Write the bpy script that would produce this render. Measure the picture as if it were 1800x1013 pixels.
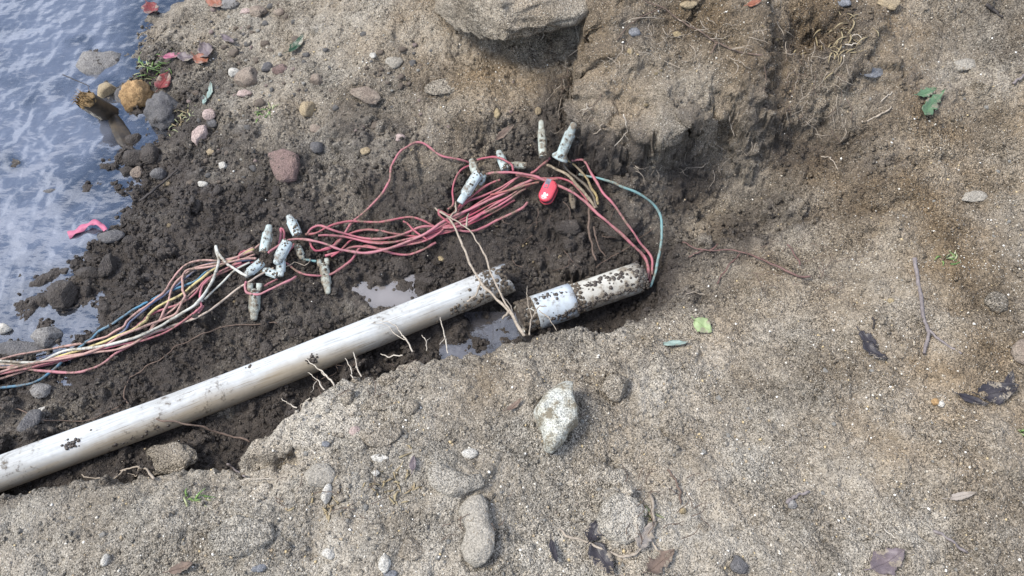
import bpy, math, random
import numpy as np
from mathutils import Vector, Matrix
C = bpy.context
for o in list(bpy.data.objects): bpy.data.objects.remove(o)
RAD = math.radians
scene = C.scene
COL = scene.collection

# ------------------------------------------------------------------ camera
PITCH, DIST, FPX = RAD(57.0), 2.2, 1360.0
CAM = np.array([0.0, -DIST*math.cos(PITCH), DIST*math.sin(PITCH)])
FWD = np.array([0.0, math.cos(PITCH), -math.sin(PITCH)])
UPV = np.array([0.0, math.sin(PITCH), math.cos(PITCH)])
cd = bpy.data.cameras.new('camera')
cam = bpy.data.objects.new('camera', cd); COL.objects.link(cam)
cam.location = CAM; cam.rotation_euler = (math.pi/2-PITCH, 0, 0)
cd.sensor_width = 36.0; cd.lens = 36.0*FPX/1800.0
cd.clip_start = 0.05; cd.clip_end = 500.0
scene.camera = cam

# ------------------------------------------------------------------ sky and sun
SUN_EL, SUN_AZ = RAD(55), RAD(-98)          # azimuth measured from +Y towards +X
w = bpy.data.worlds.new('World'); scene.world = w; w.use_nodes = True
nt = w.node_tree; nt.nodes.clear()
out = nt.nodes.new('ShaderNodeOutputWorld'); bg = nt.nodes.new('ShaderNodeBackground')
sky = nt.nodes.new('ShaderNodeTexSky'); sky.sky_type = 'NISHITA'; sky.sun_disc = False
sky.sun_elevation = SUN_EL; sky.sun_rotation = SUN_AZ
sky.air_density = 1.0; sky.dust_density = 0.2; sky.ozone_density = 3.0
tc = nt.nodes.new('ShaderNodeTexCoord')
mp = nt.nodes.new('ShaderNodeMapping'); mp.inputs['Scale'].default_value = (1, 1, 1.6)
cn = nt.nodes.new('ShaderNodeTexNoise'); cn.inputs['Scale'].default_value = 3.4
cn.inputs['Detail'].default_value = 7; cn.inputs['Roughness'].default_value = 0.58
cr = nt.nodes.new('ShaderNodeValToRGB')
cr.color_ramp.elements[0].position = 0.40; cr.color_ramp.elements[1].position = 0.76
cr.color_ramp.elements[1].color = (0.9, 0.9, 0.9, 1)
mx = nt.nodes.new('ShaderNodeMix'); mx.data_type = 'RGBA'
mx.inputs[7].default_value = (14.5, 15.2, 17.5, 1)
nt.links.new(tc.outputs['Generated'], mp.inputs['Vector']); nt.links.new(mp.outputs[0], cn.inputs['Vector'])
nt.links.new(cn.outputs['Fac'], cr.inputs['Fac']); nt.links.new(cr.outputs['Color'], mx.inputs[0])
nt.links.new(sky.outputs[0], mx.inputs[6]); nt.links.new(mx.outputs[2], bg.inputs['Color'])
bg.inputs['Strength'].default_value = 0.115
nt.links.new(bg.outputs[0], out.inputs['Surface'])
sd = bpy.data.lights.new('sun', 'SUN'); sd.energy = 3.0; sd.angle = RAD(22); sd.color = (1.0, 0.95, 0.87)
so = bpy.data.objects.new('sun', sd); COL.objects.link(so)
sdir = Vector((math.sin(SUN_AZ)*math.cos(SUN_EL), math.cos(SUN_AZ)*math.cos(SUN_EL), math.sin(SUN_EL)))
so.rotation_euler = sdir.to_track_quat('Z', 'Y').to_euler(); so.location = (0, 0, 5)
vs = scene.view_settings
vs.view_transform = 'Standard'; vs.look = 'None'; vs.gamma = 1.0; vs.use_curve_mapping = False
vs.exposure = 0.82

# ------------------------------------------------------------------ numpy noise
_rs = np.random.RandomState(7)
PERM = np.concatenate([_rs.permutation(1024)]*3).astype(np.int32)
_g = _rs.normal(size=(1024, 3)); GR = (_g/np.linalg.norm(_g, axis=1)[:, None]).astype(np.float32)
_a = _rs.uniform(0, 2*np.pi, 1024); G2 = np.stack([np.cos(_a), np.sin(_a)], 1).astype(np.float32)
def _f(t): return t*t*t*(t*(t*6-15)+10)
def perlin2(x, y):
    xi = np.floor(x).astype(np.int32); yi = np.floor(y).astype(np.int32)
    xf = (x-xi).astype(np.float32); yf = (y-yi).astype(np.float32)
    xi &= 1023; yi &= 1023
    def g(a, b): return G2[PERM[PERM[xi+a]+yi+b] & 1023]
    def d(a, b):
        q = g(a, b); return q[..., 0]*(xf-a)+q[..., 1]*(yf-b)
    u, v = _f(xf), _f(yf)
    n0 = d(0, 0)*(1-u)+d(1, 0)*u; n1 = d(0, 1)*(1-u)+d(1, 1)*u
    return (n0*(1-v)+n1*v)*1.5
def perlin3(p):
    i = np.floor(p).astype(np.int32); f = (p-i).astype(np.float32); i &= 1023
    u = _f(f); r = 0
    for a in (0, 1):
        for b in (0, 1):
            for c in (0, 1):
                h = PERM[PERM[PERM[i[..., 0]+a]+i[..., 1]+b]+i[..., 2]+c] & 1023
                q = GR[h]
                dd = q[..., 0]*(f[..., 0]-a)+q[..., 1]*(f[..., 1]-b)+q[..., 2]*(f[..., 2]-c)
                wgt = (u[..., 0] if a else 1-u[..., 0])*(u[..., 1] if b else 1-u[..., 1])*(u[..., 2] if c else 1-u[..., 2])
                r = r+dd*wgt
    return r*1.4
def fbm2(x, y, sc, octv=4, gain=0.5, off=0.0):
    r = 0; a = 1.0
    for k in range(octv):
        r = r+a*perlin2(x*sc+off+17.3*k, y*sc+off*1.7+9.1*k); sc *= 2.03; a *= gain
    return r
def fbm3(p, sc, octv=3, gain=0.5, off=0.0):
    r = 0; a = 1.0
    for k in range(octv):
        r = r+a*perlin3(p*sc+off+13.7*k); sc *= 2.03; a *= gain
    return r
def sstep(a, b, x):
    t = np.clip((x-a)/(b-a), 0, 1); return t*t*(3-2*t)

# ------------------------------------------------------------------ picture points to the place
def ray(u, v):
    d = FWD+np.array([1., 0, 0])*((u-900.0)/FPX)+UPV*((506.5-v)/FPX); return d
def onplane(u, v, z):
    d = ray(u, v); t = (z-CAM[2])/d[2]; return CAM+d*t

# ------------------------------------------------------------------ ground heights
STEP = 0.0033
fx = np.arange(-1.98, 1.98, STEP); fy = np.arange(-1.02, 1.2, STEP)
def ext(a, n=22, g=1.35):
    lo = [a[0]]; hi = [a[-1]]; s = STEP*3
    for k in range(n):
        lo.append(lo[-1]-s); hi.append(hi[-1]+s); s *= g
    return np.concatenate([np.array(lo[1:][::-1]), a, np.array(hi[1:])])
gx, gy = ext(fx), ext(fy)
NX, NY = len(gx), len(gy)
X, Y = np.meshgrid(gx, gy)
Xc = np.clip(X, fx[0], fx[-1]); Yc = np.clip(Y, fy[0], fy[-1])
cxs = np.arange(fx[0], fx[-1]+.02, .02); cys = np.arange(fy[0], fy[-1]+.02, .02)

def field(pts, smooth=1.0, is_h=True, hgrid=None):
    """linear radial-basis surface through scattered values, on the fine grid"""
    P = []; V = []
    for (u, v, z) in pts:
        q = onplane(u, v, z if is_h else 0.0) if hgrid is None else hit(u, v)
        P.append(q[:2]); V.append(z)
    P = np.array(P); V = np.array(V); m = V.mean()
    D = np.linalg.norm(P[:, None]-P[None], axis=2)
    A = -np.sqrt(D*D+0.02**2); A = A-smooth*0.004*np.eye(len(P))
    n = len(P)
    M = np.zeros((n+1, n+1)); M[:n, :n] = A; M[:n, n] = 1; M[n, :n] = 1
    wts = np.linalg.solve(M, np.concatenate([V, [0]]))
    qx, qy = np.meshgrid(cxs, cys)
    r = np.zeros(qx.shape)+wts[n]
    for k in range(n):
        r -= wts[k]*np.sqrt((qx-P[k, 0])**2+(qy-P[k, 1])**2+0.02**2)
    return bil(r, cxs, cys, Xc, Yc)
def bil(G, xs, ys, x, y):
    fx_ = np.clip((x-xs[0])/(xs[1]-xs[0]), 0, len(xs)-1.001); fy_ = np.clip((y-ys[0])/(ys[1]-ys[0]), 0, len(ys)-1.001)
    i = fx_.astype(int); j = fy_.astype(int); a = fx_-i; b = fy_-j
    return (G[j, i]*(1-a)+G[j, i+1]*a)*(1-b)+(G[j+1, i]*(1-a)+G[j+1, i+1]*a)*b
def blur(A, n):
    k = 2*n+1
    for ax in (0, 1):
        p = np.concatenate([np.repeat(np.take(A, [0], ax), n, ax), A, np.repeat(np.take(A, [-1], ax), n, ax)], ax)
        c = np.cumsum(p, ax); z = np.zeros_like(np.take(c, [0], ax)); c = np.concatenate([z, c], ax)
        m = c.shape[ax]
        A = (np.take(c, range(k, m), ax)-np.take(c, range(0, m-k), ax))/k
    return A

RIGHT = [(1420,350,.22),(1420,480,.19),(1500,300,.28),(1500,420,.24),(1600,200,.36),(1600,350,.28),(1700,350,.3),(1800,250,.36),
         (1700,100,.43),(1500,120,.42),(1800,50,.48),(1800,-100,.55),(1500,-60,.5),(1400,600,.2),(1600,600,.26),(1800,500,.3),(1800,700,.28),
         (1950,400,.34),(1300,540,.18),(1330,480,.17),(1240,540,.165)]
LOW = [(0,100,-.05),(100,50,-.05),(200,50,-.045),(100,250,-.055),(50,400,-.05),(0,300,-.06),(150,380,-.035),(200,250,-.03),(245,225,-.02),
       (250,100,-.02),(50,540,-.035),(120,545,-.022),(0,585,-.03),(-200,300,-.07),(-200,600,-.05),(200,150,-.03),(-250,0,-.07),(150,-80,-.05),
       (270,30,-.008),(272,70,-.008),(275,110,-.008),(292,190,-.006),(303,240,-.008),(232,290,-.008),(228,340,-.008),(225,395,-.008),(200,432,-.008),
       (150,500,-.009),(155,560,-.009),(100,606,-.008),(0,618,-.006),(310,-60,-.005),
       (330,60,.025),(330,150,.025),(345,220,.03),(330,300,.035),(300,400,.03),(300,500,.025),(200,600,.018),(100,680,.012),(0,720,.008),
       (200,720,.008),(0,780,0),(-200,760,.005),(400,450,.04),(450,500,.03),(500,560,.02),(400,600,.008),(300,700,0),(560,500,.02),(670,520,0),
       (760,500,.01),(640,440,.03),(700,380,.07),(600,340,.08),(500,330,.08),(430,350,.06),(850,400,.05),(930,380,.07),(950,440,.03),
       (1050,420,.06),(1000,470,.01),(1120,440,.06),(850,590,-.014),(950,560,0),(1080,560,-.012),(1150,530,.0),(1190,490,.04),(1230,430,.06),
       (1300,400,.105),(1250,350,.10),(1150,300,.16),(1050,300,.13),(950,280,.13),(850,270,.13),(750,290,.12),(640,260,.12),(500,260,.1),
       (400,220,.07),(420,120,.09),(500,120,.13),(480,30,.11),(400,20,.06),(400,-100,.1),(600,150,.17),(600,40,.2),(700,200,.17),(750,120,.21),
       (700,40,.25),(850,200,.2),(850,130,.22),(940,130,.24),(880,85,.235),(820,60,.24),(960,75,.27),(900,0,.38),(700,-80,.33),(1000,-80,.45),(1020,180,.22),
       (980,240,.17),(0,850,0),(300,840,0),(600,700,0),(900,640,0),(1100,600,-.01),(-200,900,0),(1350,330,.165),(1350,430,.15),(1450,200,.33),
       (1400,250,.27),(1300,280,.2),(1150,200,.25),(1150,100,.33),(1300,100,.4),(1250,0,.47),(1100,0,.42),(1150,-100,.5)]+RIGHT
LIP = [(-300,900,.15),(-150,890,.16),(0,868,.17),(100,852,.18),(150,850,.18),(240,836,.19),(330,830,.19),(420,830,.2),(425,790,.215),(470,765,.22),(540,700,.22),
       (600,668,.22),(650,655,.22),(720,632,.21),(800,622,.2),(860,610,.2),(920,597,.2),(960,582,.19),(1010,574,.19),(1040,584,.185),
       (1080,571,.17),(1130,555,.15),(1180,538,.135),(1230,505,.12),(1280,465,.125)]
BANK = LIP+[(100,950,.19),(300,930,.22),(500,800,.24),(700,720,.245),(900,660,.225),(1000,700,.22),(1100,620,.19),(1200,570,.16),
            (1250,530,.145),(1300,600,.18),(1200,750,.21),(1000,850,.22),(700,900,.25),(500,980,.24),(100,1080,.2),(-200,980,.18),(900,1000,.23),
            (1300,900,.23),(1500,750,.25),(1700,950,.27),(600,1150,.24),(1300,1150,.25),(1900,1000,.28)]+RIGHT
A_ = blur(field(LOW), 4); B_ = blur(field(BANK), 4)

def polyline_d(pl):
    best = np.full(X.shape, 9.0); arc = np.zeros(X.shape); L = 0
    for (p, q) in zip(pl[:-1], pl[1:]):
        dx, dy = q-p; l2 = dx*dx+dy*dy; l = math.sqrt(l2)
        t = np.clip(((X-p[0])*dx+(Y-p[1])*dy)/l2, 0, 1)
        d = np.hypot(X-p[0]-t*dx, Y-p[1]-t*dy); m = d < best
        arc = np.where(m, L+t*l, arc); best = np.where(m, d, best); L += l
    return best, arc/L
def inside(poly):
    r = np.zeros(X.shape, bool); n = len(poly)
    for i in range(n):
        x1, y1 = poly[i]; x2, y2 = poly[(i+1) % n]
        if y1 == y2: continue
        c = ((y1 > Y) != (y2 > Y)) & (X < (x2-x1)*(Y-y1)/(y2-y1)+x1); r ^= c
    return r
lipxy = [onplane(*p)[:2] for p in LIP]
d, s_ = polyline_d(lipxy)
poly = lipxy+[np.array(q) for q in [(0.75, .08), (60, .3), (60, -60), (-60, -60), (-60, lipxy[0][1])]]
ins = inside(poly)
sd_lip = np.where(ins, d, -d)+0.012*fbm2(X, Y, 14, 3)+0.006*fbm2(X, Y, 60, 2)
wid = 0.035+0.24*sstep(.86, 1.0, s_)
m = sstep(0, 1, (sd_lip+wid)/wid)
H = A_*(1-m)+(B_-0.02*np.exp(-np.clip(sd_lip, 0, 1)/.03)*(1-sstep(.85, 1, s_)))*m
# the big clump of earth with its steep undercut front
CL = [(1050,-90,.5),(1040,20,.42),(1028,70,.40),(1035,110,.38),(1012,150,.34),(1005,205,.31),(1035,237,.30),(1080,255,.29),(1130,258,.29),
      (1190,246,.29),(1240,236,.30),(1290,225,.30),(1320,243,.30),(1370,238,.30),(1400,215,.32),(1450,190,.35),(1500,150,.4)]
clxy = [onplane(*p)[:2] for p in CL]
d, s_ = polyline_d(clxy)
ins = inside(clxy+[np.array((clxy[-1][0]+.6, clxy[-1][1]+1)), np.array((clxy[0][0], clxy[0][1]+1))])
sdc = np.where(ins, d, -d)+0.028*fbm2(X, Y, 11, 4, off=5)-0.034
mc = sstep(-0.07, 0.022, sdc)
up = 0.20*(1-np.exp(-np.clip(sdc+.05, 0, 2)/.035))*np.exp(-np.clip(sdc, 0, 2)/.30)
H += mc*up*(1-sstep(.62, .95, s_)*.85)
# dark hollow under its front and the fissure at its left
def dip(u, v, z, ru, rv, dz, p=2.0):
    global H
    c = onplane(u, v, z); k = np.linalg.norm(c-CAM)/FPX
    q = ((X-c[0])/(ru*k))**2+((Y-c[1])/(rv*k/0.75))**2
    H = H+dz*np.exp(-q**(p/2)*(1+.5*fbm2(X, Y, 30, 2, off=u)))
HOLES = [(1046,40,.41,8,30,-.08),(1025,165,.32,9,20,-.05),(1008,205,.2,18,18,-.06),(1040,92,.36,10,24,-.08),(1020,140,.3,11,34,-.06),(1420,85,.38,26,10,-.08),(1400,110,.36,24,10,-.05),(1480,250,.3,50,16,-.03),(1440,210,.32,30,14,-.04),(1060,242,.2,40,8,-.03),
         (1230,248,.2,50,9,-.035),(1350,250,.25,40,9,-.03),(1025,296,.15,26,8,-.03),(495,805,.23,24,8,-.07),(455,815,.2,20,7,-.04),(1440,115,.36,15,8,-.03),
         (1555,172,.33,10,6,-.03),(1590,300,.29,30,7,-.025),(1530,180,.33,14,8,-.02),(1555,375,.26,22,6,-.02),(1065,250,.2,30,8,-.02),
         (860,262,.14,30,14,-.03),(1510,425,.23,20,6,-.012),(1660,290,.3,30,5,-.02),(1690,310,.3,22,5,-.02),(1610,440,.25,18,6,-.02)]
for h_ in HOLES: dip(*h_)
for (u, v, z, ru, rv, dz) in [(845,880,.23,60,60,.012),(800,850,.24,60,26,.014),(430,940,.23,60,34,.02),(560,840,.24,40,24,.016),(450,775,.22,50,36,.02),
                              (690,790,.24,70,26,.012),(1090,915,.22,48,36,.014),(800,150,.2,60,22,.016),(640,165,.17,32,16,.014),(640,300,.12,60,24,.012),
                              (1120,360,.1,70,30,.03),(300,795,.08,60,22,.03),(670,265,.13,40,20,.012),(1700,200,.36,120,50,.02),(1600,480,.23,90,60,.015),
                              (1250,640,.17,70,30,.012),(1750,600,.28,60,40,.015),(1500,560,.22,40,30,.012),(1730,480,.28,50,25,.012),(1380,360,.2,60,25,.005),(1250,400,.09,80,36,-.03),(1370,320,.16,90,34,-.034),(1330,500,.165,90,26,.03),(1460,425,.2,100,26,.03),(1110,640,.19,90,30,.02),(1600,330,.28,120,24,.025),(1450,660,.22,110,36,.018),(1650,800,.26,120,40,.02)]:
    dip(u, v, z, ru, rv, dz, 2.6)
WATER = -0.01
PUDDLES = [(672,521,60,25,.004),(862,590,58,26,-.004),(312,567,14,9,.017),(925,596,24,8,-.004)]
def pud_mask(u, v, ru, rv, z, k=1.0):
    c = onplane(u, v, z); s = np.linalg.norm(c-CAM)/FPX
    q = np.sqrt(((X-c[0])/(ru*s))**2+((Y-c[1])/(rv*s/.80))**2)
    return q+0.55*fbm2(X, Y, 16, 3, off=u)*k

def hit(u, v, off=0.0, G=None):
    d = ray(u, v); G = HS if G is None else G
    t = np.arange(1.1, 3.6, .003); P = CAM[None]+t[:, None]*d[None]
    h = bilg(G, P[:, 0], P[:, 1]); k = np.argmax(P[:, 2] < h+off)
    if P[k, 2] >= h[k]+off: k = len(t)-1
    return P[k]
_ix0 = np.searchsorted(gx, fx[0]); _iy0 = np.searchsorted(gy, fy[0]); NFX, NFY = len(fx), len(fy)
def bilg(G, x, y):
    return bil(G[_iy0:_iy0+NFY, _ix0:_ix0+NFX], fx, fy, np.clip(x, fx[0], fx[-1]), np.clip(y, fy[0], fy[-1]))

HS = H.copy()
# soil kind fields: wet (dark damp loam .. dry sand, plus shade painted around the clump) and warm (grey .. golden brown)
WET_SHADE_P = [(100,640,1),(200,650,1),(300,550,1),(400,560,1),(300,430,1),(250,330,1),(330,380,1),(450,380,.95),(600,340,.8),(700,330,.75),(550,280,.6),
        (400,300,.8),(330,260,.9),(420,200,.6),(500,230,.5),(600,230,.55),(700,200,.55),(750,270,.6),(620,130,.3),(550,60,.18),(400,60,.35),(330,50,.35),(300,100,.6),
        (480,120,.25),(700,60,.12),(850,130,.1),(800,200,.3),(900,180,.25),(900,250,.7),(1000,200,.85),(1012,130,.55),(1018,235,.8),(1060,200,.42),(1060,120,.35),(1080,235,.45),(1035,170,.6),(1100,290,.85),(1200,290,.75),(1050,300,.9),(1300,280,.7),(1370,275,.65),(1300,400,.66),(1350,350,.62),(1250,320,.74),(1430,300,.6),(1200,460,.75),(1480,250,.52),(1080,330,.85),(960,400,1),(1050,440,1),(850,440,1),  # clump foot and channel points paint shade, clump face points its lit side
        (700,460,.85),(760,560,1),(1000,480,1),(1100,560,1),(1150,520,.95),(1200,420,.66),(1250,350,.5),(1250,290,.45),(1350,310,.4),(1150,150,.28),(1250,100,.2),(1150,290,.55),
        (1100,60,.35),(1150,220,.36),(1300,190,.4),(1400,200,.5),(1400,90,.55),(1450,250,.5),(1550,300,.42),(1500,100,.42),(1600,100,.38),(1700,200,.3),(1400,310,.55),(1500,420,.15),
        (1350,430,.42),(1300,480,.4),(1400,560,.1),(1200,590,.08),(1000,640,.05),(700,700,0),(300,900,0),(60,920,.12),(30,875,.45),(1000,900,.03),
        (1500,750,.08),(1700,600,.12),(1750,750,.2),(1750,950,.08),(1100,820,.18),(550,900,0),(200,880,.18),(420,800,.1),(640,680,.05),(100,300,1),(100,100,.9),(1800,100,.25),
        (300,640,1),(600,440,.95),(1020,30,.3),(760,30,.15)]
WARMP = [(850,100,.85),(700,60,.5),(1000,60,.6),(1250,40,.8),(1450,60,.95),(1550,30,.7),(1150,150,.65),(1350,150,.7),(500,60,.3),(400,200,.2),(600,200,.3),(800,230,.55),
         (700,800,.12),(300,900,.15),(950,620,.35),(1000,700,.3),(1200,600,.35),(1200,850,.2),(1500,600,.5),(1700,400,.75),(1700,700,.7),(1600,300,.8),(1750,100,.5),(1450,300,.8),(1400,450,.6),
         (1500,900,.3),(1100,400,.4),(500,400,.25),(200,600,.1),(1300,350,.5),(450,950,.1)]
WET = np.clip(blur(field(WET_SHADE_P, 1.0, False, 1), 6)+.22*fbm2(X, Y, 7, 5, off=3)+.07*fbm2(X, Y, 45, 3, off=8), 0, 1)
WARM = np.clip(blur(field(WARMP, 1.0, False, 1), 8)+.3*fbm2(X, Y, 6, 4, off=40), 0, 1)
# the face of the trench wall under the lip is damp
WET = np.maximum(WET, sstep(-.012, -.03, sd_lip)*(1-sstep(-.2, -.25, sd_lip))*.95*sstep(.62, .36, X))
hs = blur(H, 3)
# relief at all scales
H = H+0.023*fbm2(X, Y, 4.5, 3, off=11)*(1-.3*m)+0.011*fbm2(X, Y, 16, 4, off=2)+0.0035*fbm2(X, Y, 70, 3, off=21)*(.6+.8*WET)
rg = np.abs(perlin2(X*22+3, Y*22)); H -= 0.007*np.exp(-rg/.05)*sstep(.1, .5, perlin2(X*6+40, Y*6))   # cracks
uw = (hs < WATER-.012)
CR = np.clip((WET-.35)/.5, 0, 1)*(.22+.78*sstep(-.28, .12, fbm2(X, Y, 6.5, 3, off=61)))
for (u, v, ru, rv, z) in PUDDLES:
    q = pud_mask(u, v, ru, rv, z); mm = sstep(1.35, .8, q)
    H = H*(1-mm)+(z-.012*sstep(1.1, .4, q)+.004)*mm; CR = CR*(1-.75*sstep(1.2, .9, q))
# clods and crumbs pressed into the surface
rng = np.random.RandomState(3)
SX, SY = _ix0, _iy0
def stamp(n, rmin, rmax, dens, hmul, sink, pw=2.0):
    """rounded lumps piled on the height grid where dens() is high"""
    global H
    xs = rng.uniform(fx[0]+.05, fx[-1]-.05, n); ys = rng.uniform(fy[0]+.05, fy[-1]-.05, n)
    ii = ((xs-fx[0])/STEP).astype(int)+SX; jj = ((ys-fy[0])/STEP).astype(int)+SY
    keep = rng.rand(n) < dens[jj, ii]
    rr = rmin*(rmax/rmin)**(rng.rand(n)**pw)
    for i, j, r, x, y, k in zip(ii, jj, rr, xs, ys, keep):
        if not k: continue
        a = int(r*1.5/STEP)+1
        sl = (slice(j-a, j+a+1), slice(i-a, i+a+1))
        dx = X[sl]-x; dy = Y[sl]-y
        th = rng.rand()*3.14; c, s = math.cos(th), math.sin(th); e = rng.uniform(.7, 1.3)
        px = (dx*c+dy*s)*e; py = (-dx*s+dy*c)/e
        ang = np.arctan2(py, px); ph = rng.rand(3)*6.28
        rad = r*(1+.14*np.sin(2*ang+ph[0])+.12*np.sin(3*ang+ph[1])+.07*np.sin(5*ang+ph[2]))
        q = np.clip(1-(px*px+py*py)/(rad*rad), 0, 1)
        tilt = (px*rng.uniform(-.3, .3)+py*rng.uniform(-.3, .3))
        hh = H[j, i]-sink*r+r*hmul*np.sqrt(q)+tilt
        P = H[sl]; H[sl] = np.where(q > 0, np.maximum(P, hh), P)
stamp(1500, .020, .048, CR*.9, .8, .35)
stamp(9000, .009, .024, CR*.95*(1-.8*uw), .85, .3)
stamp(16000, .0055, .011, np.clip(CR*1.1, 0, 1)*(1-.9*uw), .9, .2)
dry = np.clip(1-WET*1.3, 0, 1)*(.35+.65*sstep(-.1, .5, fbm2(X, Y, 5, 3, off=77)))
stamp(500, .02, .05, dry*.6, .35, .12)
stamp(9000, .006, .016, dry*.7, .42, .18)
fade = np.clip((np.maximum(np.abs(X)-1.98, np.maximum(Y-1.2, -1.02-Y)))/3.0, 0, 1)
H = H*(1-fade)+fade*np.where(X < -1.2, -.15+.42*sstep(-.02, -.36, Y+.09*fbm2(X, Y, 1.3, 3, off=9)), .45)
HS = np.maximum(blur(H, 2), H*.0-1)
HB = blur(H, 6)
gyy, gxx = np.gradient(HB[_iy0:_iy0+NFY, _ix0:_ix0+NFX], STEP)
def normal(x, y):
    i = int(np.clip((x-fx[0])/STEP, 0, NFX-1)); j = int(np.clip((y-fy[0])/STEP, 0, NFY-1))
    n = np.array([-gxx[j, i], -gyy[j, i], 1.0]); return n/np.linalg.norm(n)
def gz(x, y, G=None): return float(bilg(H if G is None else G, np.array([x]), np.array([y]))[0])
def attr_at(G, x, y): return bilg(G, x, y)

# ------------------------------------------------------------------ helpers
def mesh_np(name, V, F, n=3, smooth=True):
    me = bpy.data.meshes.new(name); V = np.asarray(V, np.float32); F = np.asarray(F, np.int32)
    me.vertices.add(len(V)); me.vertices.foreach_set('co', V.ravel())
    me.loops.add(F.size); me.loops.foreach_set('vertex_index', F.ravel())
    me.polygons.add(len(F)); me.polygons.foreach_set('loop_start', np.arange(0, F.size, n, dtype=np.int32))
    me.polygons.foreach_set('loop_total', np.full(len(F), n, np.int32))
    me.polygons.foreach_set('use_smooth', np.full(len(F), smooth))
    me.update(calc_edges=True); return me
def attr(me, name, vals):
    a = me.attributes.new(name, 'FLOAT', 'POINT'); a.data.foreach_set('value', np.asarray(vals, np.float32).ravel())
def link(name, me, mat=None, parent=None, loc=None, rot=None):
    o = bpy.data.objects.new(name, me); COL.objects.link(o)
    if mat is not None and me is not None and not me.materials: me.materials.append(mat)
    if parent is not None: o.parent = parent
    if loc is not None: o.location = loc
    if rot is not None: o.rotation_mode = 'QUATERNION'; o.rotation_quaternion = rot
    return o
def tag(o, label, cat, group=None):
    o['label'] = label; o['category'] = cat
    if group: o['group'] = group
    return o
def kind(o, k): o['kind'] = k; return o
def frame(p, ex, n):
    """matrix with x along ex, z near n"""
    x = Vector(ex).normalized(); z = Vector(n); y = z.cross(x).normalized(); z = x.cross(y)
    M = Matrix((x, y, z)).transposed().to_4x4(); M.translation = Vector(p); return M

# ------------------------------------------------------------------ materials
class NT:
    def __init__(s, name):
        s.m = bpy.data.materials.new(name); s.m.use_nodes = True; s.t = s.m.node_tree; s.t.nodes.clear()
        s.out = s.n('ShaderNodeOutputMaterial')
    def n(s, t, **k):
        q = s.t.nodes.new(t)
        for a, b in k.items(): setattr(q, a, b)
        return q
    def l(s, a, b): s.t.links.new(a, b)
    def set(s, sock, v):
        if isinstance(v, bpy.types.NodeSocket): s.l(v, sock)
        elif isinstance(v, (tuple, list)) and len(v) == 3 and sock.type == 'RGBA': sock.default_value = (*v, 1)
        else: sock.default_value = v
    def obj(s): return s.n('ShaderNodeTexCoord').outputs['Object']
    def vmap(s, v, sc):
        q = s.n('ShaderNodeMapping'); q.inputs['Scale'].default_value = sc; s.l(v, q.inputs['Vector']); return q.outputs[0]
    def noise(s, v, sc, det=4, rough=.55):
        q = s.n('ShaderNodeTexNoise'); s.l(v, q.inputs['Vector']); q.inputs['Scale'].default_value = sc
        q.inputs['Detail'].default_value = det; q.inputs['Roughness'].default_value = rough; return q.outputs['Fac']
    def voro(s, v, sc, out='Distance', rnd=1.0):
        q = s.n('ShaderNodeTexVoronoi'); s.l(v, q.inputs['Vector']); q.inputs['Scale'].default_value = sc
        q.inputs['Randomness'].default_value = rnd; return q
    def at(s, name, vec=False):
        q = s.n('ShaderNodeAttribute'); q.attribute_name = name; return q.outputs['Color' if vec else 'Fac']
    def math(s, op, a, b=0.0, c=None, clamp=False):
        q = s.n('ShaderNodeMath', operation=op, use_clamp=clamp); s.set(q.inputs[0], a); s.set(q.inputs[1], b)
        if c is not None: s.set(q.inputs[2], c)
        return q.outputs[0]
    def rng(s, v, a, b, c=0.0, d=1.0):
        q = s.n('ShaderNodeMapRange', interpolation_type='SMOOTHSTEP'); s.set(q.inputs[0], v)
        for k, x in zip((1, 2, 3, 4), (a, b, c, d)): q.inputs[k].default_value = x
        return q.outputs[0]
    def mix(s, f, a, b, op='MIX'):
        q = s.n('ShaderNodeMix', data_type='RGBA', blend_type=op); s.set(q.inputs[0], f); s.set(q.inputs[6], a); s.set(q.inputs[7], b)
        return q.outputs[2]
    def mul(s, col, v):
        q = s.n('ShaderNodeVectorMath', operation='SCALE'); s.set(q.inputs[0], col); s.set(q.inputs['Scale'], v); return q.outputs[0]
    def bump(s, h, st=.5, dist=.002, nrm=None):
        q = s.n('ShaderNodeBump'); q.inputs['Strength'].default_value = st; q.inputs['Distance'].default_value = dist
        s.l(h, q.inputs['Height'])
        if nrm is not None: s.l(nrm, q.inputs['Normal'])
        return q.outputs[0]
    def pbr(s, col, rough=.8, nrm=None, spec=.5, **k):
        q = s.n('ShaderNodeBsdfPrincipled'); s.set(q.inputs['Base Color'], col); s.set(q.inputs['Roughness'], rough)
        s.set(q.inputs['Specular IOR Level'], spec)
        if nrm is not None: s.l(nrm, q.inputs['Normal'])
        for a, b in k.items(): s.set(q.inputs[a.replace('_', ' ')], b)
        s.l(q.outputs[0], s.out.inputs['Surface']); return q

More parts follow.
